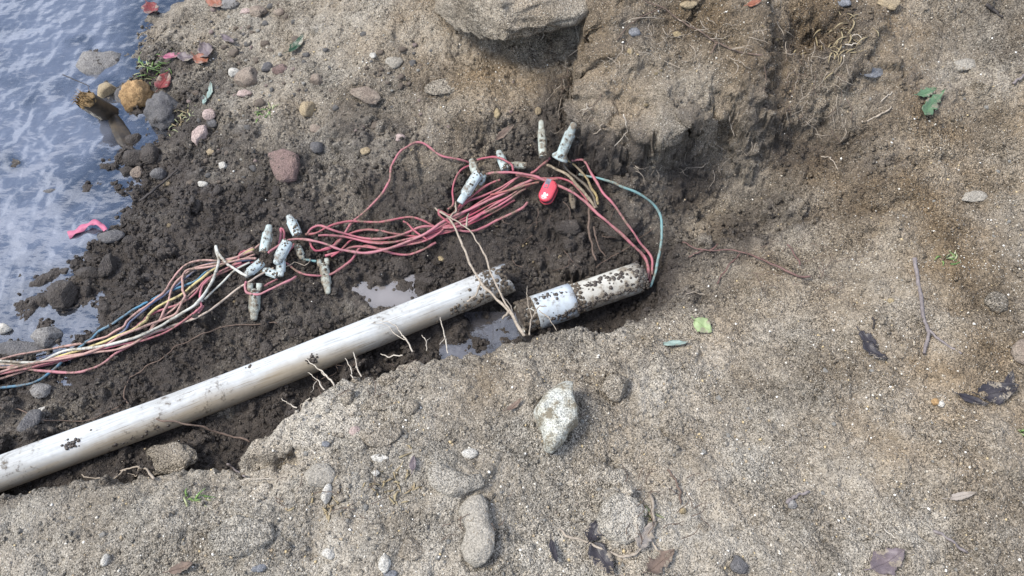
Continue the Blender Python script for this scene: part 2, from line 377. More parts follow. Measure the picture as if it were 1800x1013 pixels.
DRY_G, DRY_W, WETC = (.365, .33, .272), (.205, .15, .092), (.050, .041, .034)
def soil_mat():
    t = NT('soil'); P = t.n('ShaderNodeNewGeometry').outputs['Position']
    wet, warm = t.at('wet'), t.at('warm')  # wet also carries the shade painted into the hollow by the clump
    big = t.noise(P, 7, 5); mid = t.noise(P, 55, 4); fine = t.noise(P, 260, 3, .7)
    dry = t.mix(warm, DRY_G, DRY_W)
    g = t.voro(P, 275); gr = t.n('ShaderNodeSeparateColor'); t.l(g.outputs['Color'], gr.inputs[0])
    g2 = t.voro(P, 520); gr2 = t.n('ShaderNodeSeparateColor'); t.l(g2.outputs['Color'], gr2.inputs[0])
    # grains: each its own tone
    tone = t.math('ADD', t.math('MULTIPLY', gr.outputs[0], .75), t.math('MULTIPLY', gr2.outputs[0], .75))
    tone = t.math('ADD', tone, t.math('MULTIPLY', mid, .9)); tone = t.math('ADD', tone, t.math('MULTIPLY', big, .7))
    tone = t.math('SUBTRACT', tone, 1.56)
    coarse = t.rng(t.noise(P, 4.2, 4, .6), .36, .64, .62, 1.25)
    tone = t.math('ADD', t.math('MULTIPLY', tone, coarse), 1.0)
    dry = t.mul(dry, t.math('MULTIPLY', tone, t.rng(t.noise(P, 3.1, 5, .62), .3, .7, .72, 1.2)))
    hue = t.mix(t.math('MULTIPLY', gr.outputs[1], .35), dry, t.mul(dry, 1.0)); 
    wetc = t.mul(t.mix(gr2.outputs[1], WETC, (.080, .066, .056)), t.math('ADD', t.math('MULTIPLY', mid, 1.2), .4))
    wn = t.rng(t.math('ADD', wet, t.math('MULTIPLY', t.math('SUBTRACT', fine, .5), .55)), .18, .98)
    col = t.mix(wn, hue, wetc)
    # scattered light and dark sand grains
    lite = t.math('MULTIPLY', t.rng(gr.outputs[2], .885, .905), t.rng(g.outputs['Distance'], .42, .30))
    lite = t.math('MULTIPLY', lite, t.math('SUBTRACT', 1.0, t.math('MULTIPLY', wet, .85)))
    col = t.mix(lite, col, (.58, .54, .46))
    dark = t.math('MULTIPLY', t.rng(gr2.outputs[2], .84, .86), .75)
    col = t.mix(dark, col, (.05, .042, .035))
    h = t.math('ADD', t.math('MULTIPLY', g.outputs['Distance'], -1.0), t.math('MULTIPLY', fine, 1.6))
    h = t.math('ADD', h, t.math('MULTIPLY', t.noise(P, 120, 3, .6), 2.0))
    h = t.math('MULTIPLY', h, t.rng(coarse, .62, 1.25, .6, 1.15)); nb = t.bump(h, 1.0, .0045)
    t.pbr(col, t.mix(wn, (.95,)*3, (.55,)*3), nb, t.math('ADD', .08, t.math('MULTIPLY', wn, .22)))
    return t.m
SOIL = soil_mat()

def rock_mat(name, c1, c2, sc=30, rough=.85, mud=0.0, mudc=(.05, .042, .036), spk=.4, spec=.3):
    t = NT(name); P = t.obj(); r = t.n('ShaderNodeObjectInfo').outputs['Random']
    q = t.n('ShaderNodeVectorMath', operation='ADD'); t.l(P, q.inputs[0]); 
    cb = t.n('ShaderNodeCombineXYZ'); t.l(t.math('MULTIPLY', r, 30), cb.inputs[0]); t.l(cb.outputs[0], q.inputs[1]); P = q.outputs[0]
    a = t.noise(P, sc, 5, .6); b = t.noise(P, sc*9, 3, .65); v = t.voro(P, 420)
    sp = t.n('ShaderNodeSeparateColor'); t.l(v.outputs['Color'], sp.inputs[0])
    col = t.mix(t.rng(a, .3, .7), c1, c2)
    tone = t.math('ADD', t.math('MULTIPLY', t.math('SUBTRACT', sp.outputs[0], .5), spk*1.6), t.math('ADD', .6, t.math('MULTIPLY', b, .8)))
    col = t.mul(col, tone)
    if mud > 0:
        mm = t.rng(t.math('ADD', a, t.math('MULTIPLY', b, .5)), 1.02-mud*.6, 1.1-mud*.6)
        col = t.mix(mm, col, mudc)
    pit = t.voro(P, 150); h = t.math('ADD', t.math('MULTIPLY', b, 1.8), t.math('MULTIPLY', a, 2)); h = t.math('ADD', h, t.math('MULTIPLY', t.rng(pit.outputs['Distance'], .0, .45), .35))
    t.pbr(col, rough, t.bump(h, .9, .004), spec); return t.m

def plastic_mat(name, c1, dirt=.3, rough=.45, dirtc=(.06, .048, .036), streak=False, stain=0.0, sc=60, spec=.45):
    t = NT(name); P = t.obj()
    col = t.mix(t.noise(P, 14, 3), c1, tuple(x*.86 for x in c1))
    if streak:
        S = t.vmap(P, (1.1, 26, 26)); sn = t.noise(S, 6, 5, .65); s2 = t.noise(t.vmap(P, (2.2, 90, 90)), 4, 4, .7)
        col = t.mul(col, t.rng(sn, .3, .7, .74, 1.08))
        scr = t.math('MULTIPLY', t.rng(s2, .56, .66), t.rng(t.noise(P, 5, 3), .36, .58))
        col = t.mix(t.math('MULTIPLY', scr, .75), col, (.10, .085, .065))
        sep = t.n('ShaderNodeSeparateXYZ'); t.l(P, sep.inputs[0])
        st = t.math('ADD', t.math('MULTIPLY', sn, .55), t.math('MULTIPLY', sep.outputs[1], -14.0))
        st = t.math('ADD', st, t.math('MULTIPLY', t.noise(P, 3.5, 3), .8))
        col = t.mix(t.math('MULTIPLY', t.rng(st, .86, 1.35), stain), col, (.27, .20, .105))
    n1 = t.noise(P, sc, 5, .68); n2 = t.noise(P, sc*.16, 3)
    f = t.math('ADD', n1, t.math('MULTIPLY', t.math('SUBTRACT', n2, .5), .7))
    dm = t.rng(f, .74-dirt*.5, .96-dirt*.5)
    col = t.mix(t.math('MULTIPLY', dm, .92), col, dirtc)
    film = t.math('MULTIPLY', t.rng(t.math('ADD', n2, t.math('MULTIPLY', n1, .5)), .5, .95), min(.9, dirt*1.15)); col = t.mix(film, col, (.20, .16, .11))
    h = t.math('ADD', t.math('MULTIPLY', dm, 1.0), t.math('MULTIPLY', n1, .4))
    t.pbr(col, t.mix(dm, (rough,)*3, (.9,)*3), t.bump(h, .6, .002), spec); return t.m

def simple_mat(name, c1, c2=None, sc=80, rough=.6, bump=.3, spec=.3, dust=0.0, **k):
    t = NT(name); P = t.obj(); n = t.noise(P, sc, 4, .6)
    col = t.mix(t.rng(n, .3, .7), c1, c2 or tuple(x*.7 for x in c1))
    if dust > 0:
        m_ = t.rng(t.math('ADD', t.noise(P, 45, 3, .6), t.math('MULTIPLY', t.noise(P, 300, 2, .6), .6)), 1.02-dust*.5, 1.10-dust*.5); col = t.mix(t.math('MULTIPLY', m_, .9), col, (.21, .175, .13))
    t.pbr(col, rough, t.bump(n, bump, .002), spec, **k); return t.m

def water_mat(name, turb, bumps, dmax=.05, fres=2.9, mind=.15, rip=1.0):
    t = NT(name); P = t.n('ShaderNodeNewGeometry').outputs['Position']; dep = t.at('depth')
    h = t.math('MULTIPLY', t.noise(t.vmap(P, (1, .7, 1)), 12, 2, .5), 3.2)
    h = t.math('ADD', h, t.math('MULTIPLY', t.noise(t.vmap(P, (.85, 1.35, 1)), 34, 3, .5), .45))
    h = t.math('ADD', h, t.math('MULTIPLY', t.noise(P, 150, 1, .5), .015))
    nb = t.bump(h, bumps, .006*rip)
    tr = t.n('ShaderNodeBsdfTransparent'); tr.inputs[0].default_value = (.86, .84, .80, 1)
    df = t.n('ShaderNodeBsdfDiffuse'); tn = t.noise(P, 8, 4, .6)
    t.set(df.inputs['Color'], t.mix(tn, turb, tuple(x*1.5 for x in turb))); t.l(nb, df.inputs['Normal'])
    m1 = t.n('ShaderNodeMixShader'); t.l(t.rng(dep, 0.0, dmax, mind, .93), m1.inputs[0]); t.l(tr.outputs[0], m1.inputs[1]); t.l(df.outputs[0], m1.inputs[2])
    gl = t.n('ShaderNodeBsdfGlossy'); gl.inputs['Roughness'].default_value = .10; t.l(nb, gl.inputs['Normal'])
    fr = t.n('ShaderNodeFresnel'); fr.inputs['IOR'].default_value = fres; t.l(nb, fr.inputs['Normal'])
    m2 = t.n('ShaderNodeMixShader'); t.l(fr.outputs[0], m2.inputs[0]); t.l(m1.outputs[0], m2.inputs[1]); t.l(gl.outputs[0], m2.inputs[2])
    t.l(m2.outputs[0], t.out.inputs['Surface']); return t.m

# ------------------------------------------------------------------ ground sheet
P = np.stack([X, Y, H], -1).astype(np.float32)
hb = blur(H, 2); ny_, nx_ = np.gradient(hb[_iy0:_iy0+NFY, _ix0:_ix0+NFX], STEP)
N = np.stack([-nx_, -ny_, np.ones_like(nx_)], -1); steep = np.clip((np.linalg.norm(N, axis=-1)-1)*.6, 0, 1)
N /= np.linalg.norm(N, axis=-1)[..., None]
sub = P[_iy0:_iy0+NFY, _ix0:_ix0+NFX]; mlip = sstep(.08, .04, np.abs(sd_lip[_iy0:_iy0+NFY, _ix0:_ix0+NFX]))
disp = fbm3(sub, 34, 4)*0.008+fbm3(sub, 130, 2)*0.0025
so_ = blur(sdc, 5)[_iy0:_iy0+NFY, _ix0:_ix0+NFX]; oy, ox = np.gradient(so_, STEP); on = np.hypot(ox, oy)+1e-6
g_ = (sstep(-.045, .012, so_)*np.exp(-np.clip(so_-.012, 0, 2)/.07)*(1-sstep(.58, .88, s_[_iy0:_iy0+NFY, _ix0:_ix0+NFX])))
g_ = blur(g_, 2)*.066*(.7+.6*fbm2(sub[..., 0], sub[..., 1], 9, 3, off=15))
sub[..., 0] -= ox/on*g_; sub[..., 1] -= oy/on*g_
sub += (N*(disp*(.35+(2.6*(1-mlip)+.5*mlip)*steep))[..., None]).astype(np.float32)
ii = np.arange(NX*NY).reshape(NY, NX)
F = np.stack([ii[:-1, :-1], ii[:-1, 1:], ii[1:, 1:], ii[1:, :-1]], -1).reshape(-1, 4)
me = mesh_np('ground', P.reshape(-1, 3), F, 4); attr(me, 'wet', WET); attr(me, 'warm', WARM)
kind(link('ground', me, SOIL), 'structure')

# ------------------------------------------------------------------ stream and puddles
def sheet(name, xs, ys, z, mat, amp, seed, k=None):
    wx, wy = np.meshgrid(xs, ys); rip = amp*fbm2(wx, wy, 9, 4, .5, off=seed)
    dep = z-bilg(HB, wx, wy); V = np.stack([wx, wy, z+rip], -1).reshape(-1, 3)
    n, q = len(xs), len(ys); idx = np.arange(n*q).reshape(q, n)
    F = np.stack([idx[:-1, :-1], idx[:-1, 1:], idx[1:, 1:], idx[1:, :-1]], -1).reshape(-1, 4)
    if k is not None:
        dm = (dep.ravel()[F].max(1) > -.004); F = F[dm]
        used = np.unique(F); rm = np.full(n*q, -1); rm[used] = np.arange(len(used)); F = rm[F]; V = V[used]; dep = dep.ravel()[used]
    me = mesh_np(name, V, F, 4); attr(me, 'depth', np.clip(dep, 0, 1)); return link(name, me, mat)
WM = water_mat('stream_water', (.085, .092, .113), .5)
xr = onplane(322, 240, WATER)[0]
wxs = np.concatenate([-np.geomspace(60, 1.99, 40), np.arange(-1.98, xr, .008)])
wys = np.concatenate([np.arange(-.30, 1.2, .008), np.geomspace(1.21, 60, 40)])
kind(sheet('water', wxs, wys, WATER, WM, .0022, 4), 'structure')
PM = water_mat('puddle_water', (.185, .168, .158), .04, .012, 2.0, .6)
PM2 = water_mat('mud_water', (.055, .052, .055), .45, .012, 2.1, .3)
for k, (u, v, ru, rv, z) in enumerate(PUDDLES):
    c = onplane(u, v, z); s = 2.15/FPX*1.5
    kind(sheet('puddle', np.arange(c[0]-ru*s, c[0]+ru*s, .006), np.arange(c[1]-rv*s*1.3, c[1]+rv*s*1.3, .006), z, PM if k == 0 else PM2, .0004, k, 1), 'structure')

# ------------------------------------------------------------------ object builders
def cat_rom(P, n):
    P = np.asarray(P, float); Q = np.concatenate([[2*P[0]-P[1]], P, [2*P[-1]-P[-2]]]); o = []
    for i in range(1, len(Q)-2):
        a, b, c, d = Q[i-1], Q[i], Q[i+1], Q[i+2]
        for t in np.linspace(0, 1, n, endpoint=False):
            o.append(.5*((2*b)+(c-a)*t+(2*a-5*b+4*c-d)*t*t+(3*b-a-3*c+d)*t**3))
    o.append(Q[-2]); return np.array(o)
def smooth1(A, n, it=1):
    for _ in range(it):
        B = np.concatenate([np.repeat(A[:1], n, 0), A, np.repeat(A[-1:], n, 0)])
        A = np.stack([B[i:i+len(A)] for i in range(2*n+1)]).mean(0)
    return A
def tube_geo(C3, R, sides=6, cap=True):
    C3 = np.asarray(C3, float); n = len(C3); R = np.broadcast_to(np.asarray(R, float), (n,))
    T = np.gradient(C3, axis=0); T /= np.linalg.norm(T, axis=1)[:, None]+1e-12
    u = np.cross(T[0], [0, 0, 1.]); 
    if np.linalg.norm(u) < 1e-3: u = np.array([1., 0, 0])
    V = []
    for i in range(n):
        u = u-T[i]*np.dot(u, T[i]); u /= np.linalg.norm(u); w_ = np.cross(T[i], u)
        a = np.arange(sides)*2*np.pi/sides
        V.append(C3[i]+R[i]*(np.cos(a)[:, None]*u+np.sin(a)[:, None]*w_))
    V = np.concatenate(V); F = []
    for i in range(n-1):
        for k in range(sides):
            a, b = i*sides+k, i*sides+(k+1) % sides; F += [(a, b, b+sides), (a, b+sides, a+sides)]
    if cap:
        V = np.concatenate([V, C3[:1], C3[-1:]]); m0, m1 = n*sides, n*sides+1
        for k in range(sides):
            F += [(m0, (k+1) % sides, k), (m1, (n-1)*sides+k, (n-1)*sides+(k+1) % sides)]
    return V, np.array(F)
def join(geos):
    Vs, Fs, o = [], [], 0
    for V, F in geos: Vs.append(V); Fs.append(F+o); o += len(V)
    return np.concatenate(Vs), np.concatenate(Fs)
def lift(u, v, off, G=None):
    return hit(u, v, off, G)
HW = np.maximum(HS, blur(np.maximum(HS, HB), 5))      # cables ride on the crests of the crumbs
def pt(p, off=0.006, G=None):
    return onplane(*p[:3]) if len(p) == 3 else hit(p[0], p[1], off, HW if G is None else G)

_ICO = {}
def ico(n):
    if n not in _ICO:
        import bmesh
        b = bmesh.new(); bmesh.ops.create_icosphere(b, subdivisions=n, radius=1)
        b.verts.ensure_lookup_table()
        _ICO[n] = (np.array([v.co[:] for v in b.verts]), np.array([[v.index for v in f.verts] for f in b.faces])); b.free()
    return _ICO[n]
def rock_geo(a, b, c, seed, sub=3, rough=.16, planes=0, fine=.04):
    V, F = ico(sub); r = np.random.RandomState(seed); V = V.copy()
    V *= (1+rough*fbm3(V, 1.1, 3, .5, seed*3.1)+fine*fbm3(V, 5.0, 2, .5, seed))[:, None]
    for _ in range(planes):
        n = r.normal(size=3); n[2] = abs(n[2])*.8; n /= np.linalg.norm(n); d = r.uniform(.55, .82)
        s = V@n-d; V -= np.outer(np.clip(s, 0, None)*.93, n)
    return V*np.array([a, b, c]), F
def place_rock(name, me, u, v, zc, mat, label, cat, group=None, flat=.0):
    p = hit(u, v); n = normal(p[0], p[1]); n = n*.65+np.array([0, 0, .35]); 
    q = Vector((0, 0, 1)).rotation_difference(Vector(n))
    o = link(name, me, None, None, p+n/np.linalg.norm(n)*zc, q)
    if mat is not None and not me.materials: me.materials.append(mat)
    return tag(o, label, cat, group)
def outline_rock(poly, mat, label, name='stone', cat='stone', thick=.3, sink=.3, rough=.03, edge=.5, group=None):
    """a stone with a given outline on the ground, worn flat top and rounded or sharp flanks"""
    c = np.mean(poly, 0); p = hit(c[0], c[1]); s = np.linalg.norm(p-CAM)/FPX
    Q = np.array([[(u-c[0])*s, -(v-c[1])*s/.88] for u, v in poly]); n = len(Q)
    V, F = ico(5 if max(np.ptp(Q[:, 0]), np.ptp(Q[:, 1])) > .07 else 4); rho = np.hypot(V[:, 0], V[:, 1]); an = np.arctan2(V[:, 1], V[:, 0]); R_ = np.zeros(len(V))
    for k in range(n):
        a, b = Q[k], Q[(k+1) % n]; e = b-a; dx, dy = np.cos(an), np.sin(an); den = dx*e[1]-dy*e[0]; den = np.where(np.abs(den) < 1e-9, 1e-9, den)
        t = (a[0]*e[1]-a[1]*e[0])/den; w_ = (a[0]*dy-a[1]*dx)/den; ok = (t > 0) & (w_ > -.001) & (w_ < 1.001); R_ = np.where(ok, np.maximum(R_, t), R_)
    sz = np.sqrt(abs(np.sum(Q[:, 0]*np.roll(Q[:, 1], -1)-Q[:, 1]*np.roll(Q[:, 0], -1)))/2)
    V = np.stack([np.cos(an)*R_*rho**edge, np.sin(an)*R_*rho**edge, V[:, 2]*sz*thick], 1)
    sd = int(c[0]*3+c[1]); tl = np.random.RandomState(sd).uniform(-.07, .07, 2); V[:, 2] += V[:, 0]*tl[0]+V[:, 1]*tl[1]
    V += sz*np.stack([fbm3(V/sz, 2.5, 4, .55, sd+9*k) for k in range(3)], 1)*rough*np.array([.7, .7, 1.3])
    me = mesh_np(name, V, F)
    if mat in SOILY: attr(me, 'wet', np.full(len(V), SOILY[mat][0])); attr(me, 'warm', np.full(len(V), SOILY[mat][1])); mat = SOIL
    o = link(name, me, mat); nn = normal(p[0], p[1])*.6+np.array([0, 0, .4]); nn /= np.linalg.norm(nn)
    o.rotation_mode = 'QUATERNION'; o.rotation_quaternion = Vector((0, 0, 1)).rotation_difference(Vector(nn))
    o.location = np.array([p[0], p[1], gz(p[0], p[1], HB)])+nn*sz*thick*(1-2*sink)
    ROCKS.append((c[0], c[1], np.ptp(np.array(poly)[:, 0]))); return tag(o, label, cat, group)
ROCKS = []; SOILY = {'SANDY': (.0, .35), 'SANDYG': (-.0, .0), 'CLODM': (.95, .1), 'BOULD': (.06, .55)}
def rock(u, v, wp, hp, mat, label, name='stone', cat='stone', tall=.7, sink=.3, planes=2, rough=.26, ang=0, sub=None, group=None, seed=None, fine=.055):
    p = hit(u, v+hp*.18); s = np.linalg.norm(p-CAM)/FPX
    fine = .13 if mat == 'CLODM' else fine
    a = wp*s/2; bi = hp*s/2; b = bi/math.sqrt(.70+tall*tall*.30); c = b*tall if tall*b < a*1.2 else a*tall
    seed = seed if seed is not None else int(u*7+v*13)
    V, F = rock_geo(a, b, c, seed, sub or (4 if max(wp, hp) > 36 else 3), rough, planes, fine)
    if ang: ca, sa = math.cos(ang), math.sin(ang); V[:, :2] = V[:, :2]@np.array([[ca, sa], [-sa, ca]])
    me = mesh_np(name, V, F); n = normal(p[0], p[1])
    if mat in SOILY:
        w_, g_ = SOILY[mat]; attr(me, 'wet', np.clip(w_+.12*fbm3(V, 30, 2), 0, 1)); attr(me, 'warm', np.full(len(V), g_)); mat = SOIL
    o = link(name, me, mat); n = n*.5+np.array([0, 0, .5]); n /= np.linalg.norm(n)
    o.rotation_mode = 'QUATERNION'; o.rotation_quaternion = Vector((0, 0, 1)).rotation_difference(Vector(n))
    o.location = np.array([p[0], p[1], gz(p[0], p[1], HB)])+n*c*(1-2*sink)
    ROCKS.append((u, v, max(wp, hp))); return tag(o, label, cat, group)

def wire(pts, r, mat, label, group=None, off=.008, name='wire', cat='wire', wob=.0, sides=7, ends=True):
    D = cat_rom(np.array([p[:2] for p in pts], float), 9)
    Q = np.array([hit(u, v, off, HW) for u, v in D])
    Q[:, 1:] = smooth1(Q, 2, 2)[:, 1:]; Q[:, 0] = smooth1(Q, 1, 1)[:, 0]
    h = bilg(H, Q[:, 0], Q[:, 1])+r*.8; Q[:, 2] = np.maximum(Q[:, 2], h)
    Q[:, 2] = np.maximum(smooth1(Q, 2, 1)[:, 2], h*.6+Q[:, 2]*.4)
    rr = np.random.RandomState(int(abs(pts[0][0]*7+pts[0][1]*3+len(pts)))); Q = Q+smooth1(rr.normal(size=Q.shape), 3, 2)*np.array([.0042, .0042, .001])
    V, F = tube_geo(Q, r*(1+.22*smooth1(rr.normal(size=(len(Q), 1)), 2)[:, 0]), sides); o = link(name, mesh_np(name, V, F), mat)
    return tag(o, label, cat, group)
def strand_geo(pts, r0, r1, off, jit, sides=5, n=7, seed=0):
    Q = cat_rom([pt(p, off) for p in pts], n); rr = np.random.RandomState(seed)
    if jit: Q += smooth1(rr.normal(size=Q.shape), 1, 1)*jit
    t = np.linspace(0, 1, len(Q)); R = (r0*(1-t)+r1*t)*(1+.18*smooth1(rr.normal(size=(len(Q), 1)), 1)[:, 0])
    return tube_geo(Q, R, sides)
def root(main, r0, r1, mat, label, branches=(), off=.006, jit=.0025, name='root', cat='root', group=None, seed=1):
    V, F = strand_geo(main, r0, r1, off, jit, seed=seed); o = link(name, mesh_np(name, V, F), mat)
    for k, b in enumerate(branches):
        V, F = strand_geo(b, r1*1.1 if len(b) < 3 else (r0+r1)*.4, r1*.6, off, jit, seed=seed+k+1)
        link('branch', mesh_np('branch', V, F), mat, o)
    return tag(o, label, cat, group)

def leaf(u, v, L, Wd, ang, mat, label, curl=.25, fold=.25, name='leaf', group=None, rag=.06, seed=1, lift_=.006, rib=None, tip=1.0, tilt=0.0, pose=None):
    """a thin leaf blade with a raised midrib and a short stalk; ang is its direction in the picture, degrees anticlockwise from right"""
    p = hit(u, v, lift_, HS); s = np.linalg.norm(p-CAM)/FPX; L *= s; Wd *= s
    q = hit(u+12*math.cos(RAD(ang)), v-12*math.sin(RAD(ang)), lift_, HB); q0 = hit(u, v, lift_, HB)
    n = normal(p[0], p[1]); M = frame(p, q-q0, n if pose is None else np.array(n)*(1-pose)+(CAM-p)/np.linalg.norm(CAM-p)*pose)
    rr = np.random.RandomState(seed); nu, nv = 15, 8; V = []
    for i in range(nu+1):
        t = i/nu; hw = .5*Wd*(math.sin(math.pi*min(1, max(0, t)**.8*.985+.01)))**.8*(1+rag*rr.normal())
        for j in range(-nv//2, nv//2+1):
            y = j/(nv/2); z = fold*abs(y)*hw+curl*L*((t-.5)**2*1.6)+.004+.06*Wd*math.sin(9*t+3*y+seed)+rr.normal()*.0004
            V.append(((t-.5)*L, y*hw*(1+rag*.7*rr.normal()*(abs(y) > .9)), z+tilt*y*hw))
    m_ = nv+1; F = [(i*m_+j, i*m_+j+1, (i+1)*m_+j+1, (i+1)*m_+j) for i in range(nu) for j in range(nv)]
    V = np.array(V); n0 = len(V); V2 = V.copy(); V2[:, 2] -= .0007; F2 = [(d+n0, c+n0, b+n0, a+n0) for a, b, c, d in F]
    rim = [i*m_ for i in range(nu+1)]+[nu*m_+j for j in range(1, m_)]+[i*m_+nv for i in range(nu-1, -1, -1)]+[j for j in range(nv-1, 0, -1)]
    F3 = [(rim[k], rim[(k+1) % len(rim)], rim[(k+1) % len(rim)]+n0, rim[k]+n0) for k in range(len(rim))]
    o = link(name, mesh_np(name, np.concatenate([V, V2]), F+F2+F3, 4), mat); o.matrix_world = M
    mid = [(V[i*m_+nv//2]+np.array([0, 0, .0005])) for i in range(nu+1)]; e = (mid[0]-mid[1])/np.linalg.norm(mid[0]-mid[1])
    stalk = [mid[0]+e*L*.22+np.array([0, .04*L, 0]), mid[0]+e*L*.1]
    V3, F4 = tube_geo(np.array(stalk+mid), np.linspace(.0012, .0005, len(mid)+2), 5)
    link('midrib', mesh_np('midrib', V3, F4), rib or mat, o)
    return tag(o, label, 'leaf', group)

def grass(u, v, n, spread, L, mats, label, seed=1, group=None, lean=(0, 0), wid=.0030):
    rr = np.random.RandomState(seed); p = hit(u, v, 0, HS); s = np.linalg.norm(p-CAM)/FPX
    e = bpy.data.objects.new('grass_tuft', None); COL.objects.link(e); e.location = p; tag(e, label, 'grass', group)
    for k in range(n):
        b0 = np.array([rr.normal()*spread*s*.5, rr.normal()*spread*s*.5, 0]); b0[2] = gz(p[0]+b0[0], p[1]+b0[1], HS)-p[2]-.002
        a = rr.uniform(0, 6.28); l = L*s*rr.uniform(.5, 1.1); dirn = np.array([math.cos(a)+lean[0], math.sin(a)+lean[1], rr.uniform(.5, 1.4)]); dirn /= np.linalg.norm(dirn)
        sd = np.cross(dirn, [0, 0, 1.]); sd /= np.linalg.norm(sd)+1e-9; V = []; m_ = 6
        for i in range(m_+1):
            t = i/m_; c = b0+dirn*l*t+np.array([0, 0, -.75*l*t*t])+sd*.18*l*math.sin(2.2*t+k)*t
            gzz = gz(p[0]+c[0], p[1]+c[1], HS)-p[2]+.0015; c[2] = max(c[2], gzz)
            w_ = wid*(1-t**2*.92); V += [c-sd*w_, c+np.array([0, 0, -.0007]), c+sd*w_]
        F = []
        for i in range(m_):
            a0 = i*3; F += [(a0, a0+1, a0+4, a0+3), (a0+1, a0+2, a0+5, a0+4), (a0+2, a0, a0+3, a0+5)]
        link('blade', mesh_np('blade', V, F, 4), mats[k % len(mats)], e)
    return e

# ------------------------------------------------------------------ the two pieces of plastic pipe
R_P = .0425
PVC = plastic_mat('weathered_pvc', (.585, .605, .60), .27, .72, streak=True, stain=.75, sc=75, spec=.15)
PVC_MUD = plastic_mat('muddy_pvc', (.54, .53, .47), .55, .6, (.13, .105, .078), sc=42)
PVC_COLLAR = plastic_mat('muddy_collar', (.50, .56, .60), .56, .5, (.12, .098, .075), sc=50)
PVC_RAW = simple_mat('broken_pvc_edge', (.66, .66, .62), None, 60, .5)
MUD = simple_mat('wet_mud', (.075, .060, .047), (.045, .036, .029), 60, .5, .9, .5)
MUDDRY = simple_mat('crusted_mud', (.13, .105, .078), (.075, .06, .045), 90, .85, .9, .2)

def pipe_geo(C3, r, t, endA=None, endB=None, sides=56):
    """hollow pipe along C3; endA/endB: functions of the angle giving how far each rim stands back"""
    C3 = np.asarray(C3, float); n = len(C3); T = np.gradient(C3, axis=0); T /= np.linalg.norm(T, axis=1)[:, None]
    a = np.arange(sides)*2*np.pi/sides; V = []
    for rad in (r, r-t):
        for i in range(n):
            u = np.cross([0, 0, 1.], T[i]); u /= np.linalg.norm(u); w_ = np.cross(T[i], u)
            ring = C3[i]+rad*(np.cos(a)[:, None]*u+np.sin(a)[:, None]*w_)
            if i == n-1 and endB is not None: ring -= endB(a)[:, None]*T[i]
            if i == 0 and endA is not None: ring += endA(a)[:, None]*T[i]
            V.append(ring)
    V = np.concatenate(V); F = []; o = n*sides
    for i in range(n-1):
        for k in range(sides):
            p, q = i*sides+k, i*sides+(k+1) % sides
            F += [(p, p+sides, q+sides, q), (o+p, o+q, o+q+sides, o+p+sides)]
    for k in range(sides):
        q = (k+1) % sides; F += [(k, q, o+q, o+k), ((n-1)*sides+k, o+(n-1)*sides+k, o+(n-1)*sides+q, (n-1)*sides+q)]
    return V, np.array(F)
def blob_patch(C3, r, items, seed, sz=.006):
    """little crumbs of mud stuck on a pipe: items = (fraction along, angle, spread along m, spread angle, count)"""
    rr = np.random.RandomState(seed); g = []; C3 = np.asarray(C3)
    T = C3[-1]-C3[0]; Ln = np.linalg.norm(T); T = T/Ln; u = np.cross([0, 0, 1.], T); u /= np.linalg.norm(u); w_ = np.cross(T, u)
    for (f, a0, sa, sb, n) in items:
        for _ in range(n):
            s = np.clip(f+rr.normal()*sa/Ln, 0.0, 1.0); a = a0+rr.normal()*sb; q = sz*(rr.rand()**2*1.1+.25)
            c = np.array([np.interp(s, np.linspace(0, 1, len(C3)), C3[:, k]) for k in range(3)]); nrm = math.cos(a)*u+math.sin(a)*w_
            V, F = rock_geo(q, q, q*.6, rr.randint(9999), 1, .35); R = np.array(Vector((0, 0, 1)).rotation_difference(Vector(nrm)).to_matrix())
            g.append((V@R.T+c+nrm*(r+q*.1), F))
    return join(g)

zA, zB = .055, .058
p0, pm, p1 = onplane(0, 833, zA), onplane(400, 686, .05), onplane(893, 489, zB)
pl = p0+(p0-pm)*1.6; pl[2] = .05
axis = cat_rom([pl, p0, pm, p1], 10)
def rel(C3):
    """points in a frame whose x runs along the pipe"""
    c = C3.mean(0); x = C3[-1]-C3[0]; x /= np.linalg.norm(x); y = np.cross([0, 0, 1.], x); y /= np.linalg.norm(y); z = np.cross(x, y)
    M = np.stack([x, y, z], 1); return (C3-c)@M, c, Matrix(M.tolist()).to_quaternion()
LA, lc, lq = rel(axis)
def broke(a):
    # the rim is broken back on the upper side and stands out in a tongue on the far and near edges
    d = (a-1.75+np.pi) % (2*np.pi)-np.pi
    return .024*np.exp(-(d/.6)**4)*(1+.25*np.sin(7*a)+.15*np.sin(13*a))+.003*np.sin(5*a)+.002*np.sin(11*a)-.012*np.exp(-((a-4.4)/.5)**2)
dz_ = LA[:, :]
V, F = pipe_geo(np.concatenate([LA, ]), R_P, .0042, None, broke)
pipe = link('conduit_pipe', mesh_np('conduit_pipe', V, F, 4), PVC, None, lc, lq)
tag(pipe, 'long pale grey plastic pipe lying along the trench, its right end broken open', 'pipe')
ph_ = np.linspace(0, 2*np.pi, 24, endpoint=False); e = LA[-1]; V, F = rock_geo(.02, R_P*.93, R_P*.92, 5, 4, .2)
link('mud_fill', mesh_np('mud_fill', V+e-np.array([.016, 0, .002]), F), MUD, pipe)
uA = 2.35   # angle of the side turned to the viewer/top
V, F = blob_patch(LA, R_P, [(.975, 1.6, .016, .7, 150), (.95, 2.9, .035, .4, 70), (.99, 2.4, .008, .9, 90)], 2, .0048); o = link('caked_mud', mesh_np('caked_mud', V, F), MUDDRY, pipe); o['kind'] = 'stuff'
def frac(u, v):
    q = onplane(u, v, .05); A = axis-q; k = np.argmin(np.linalg.norm(A, axis=1)); return k/(len(axis)-1)
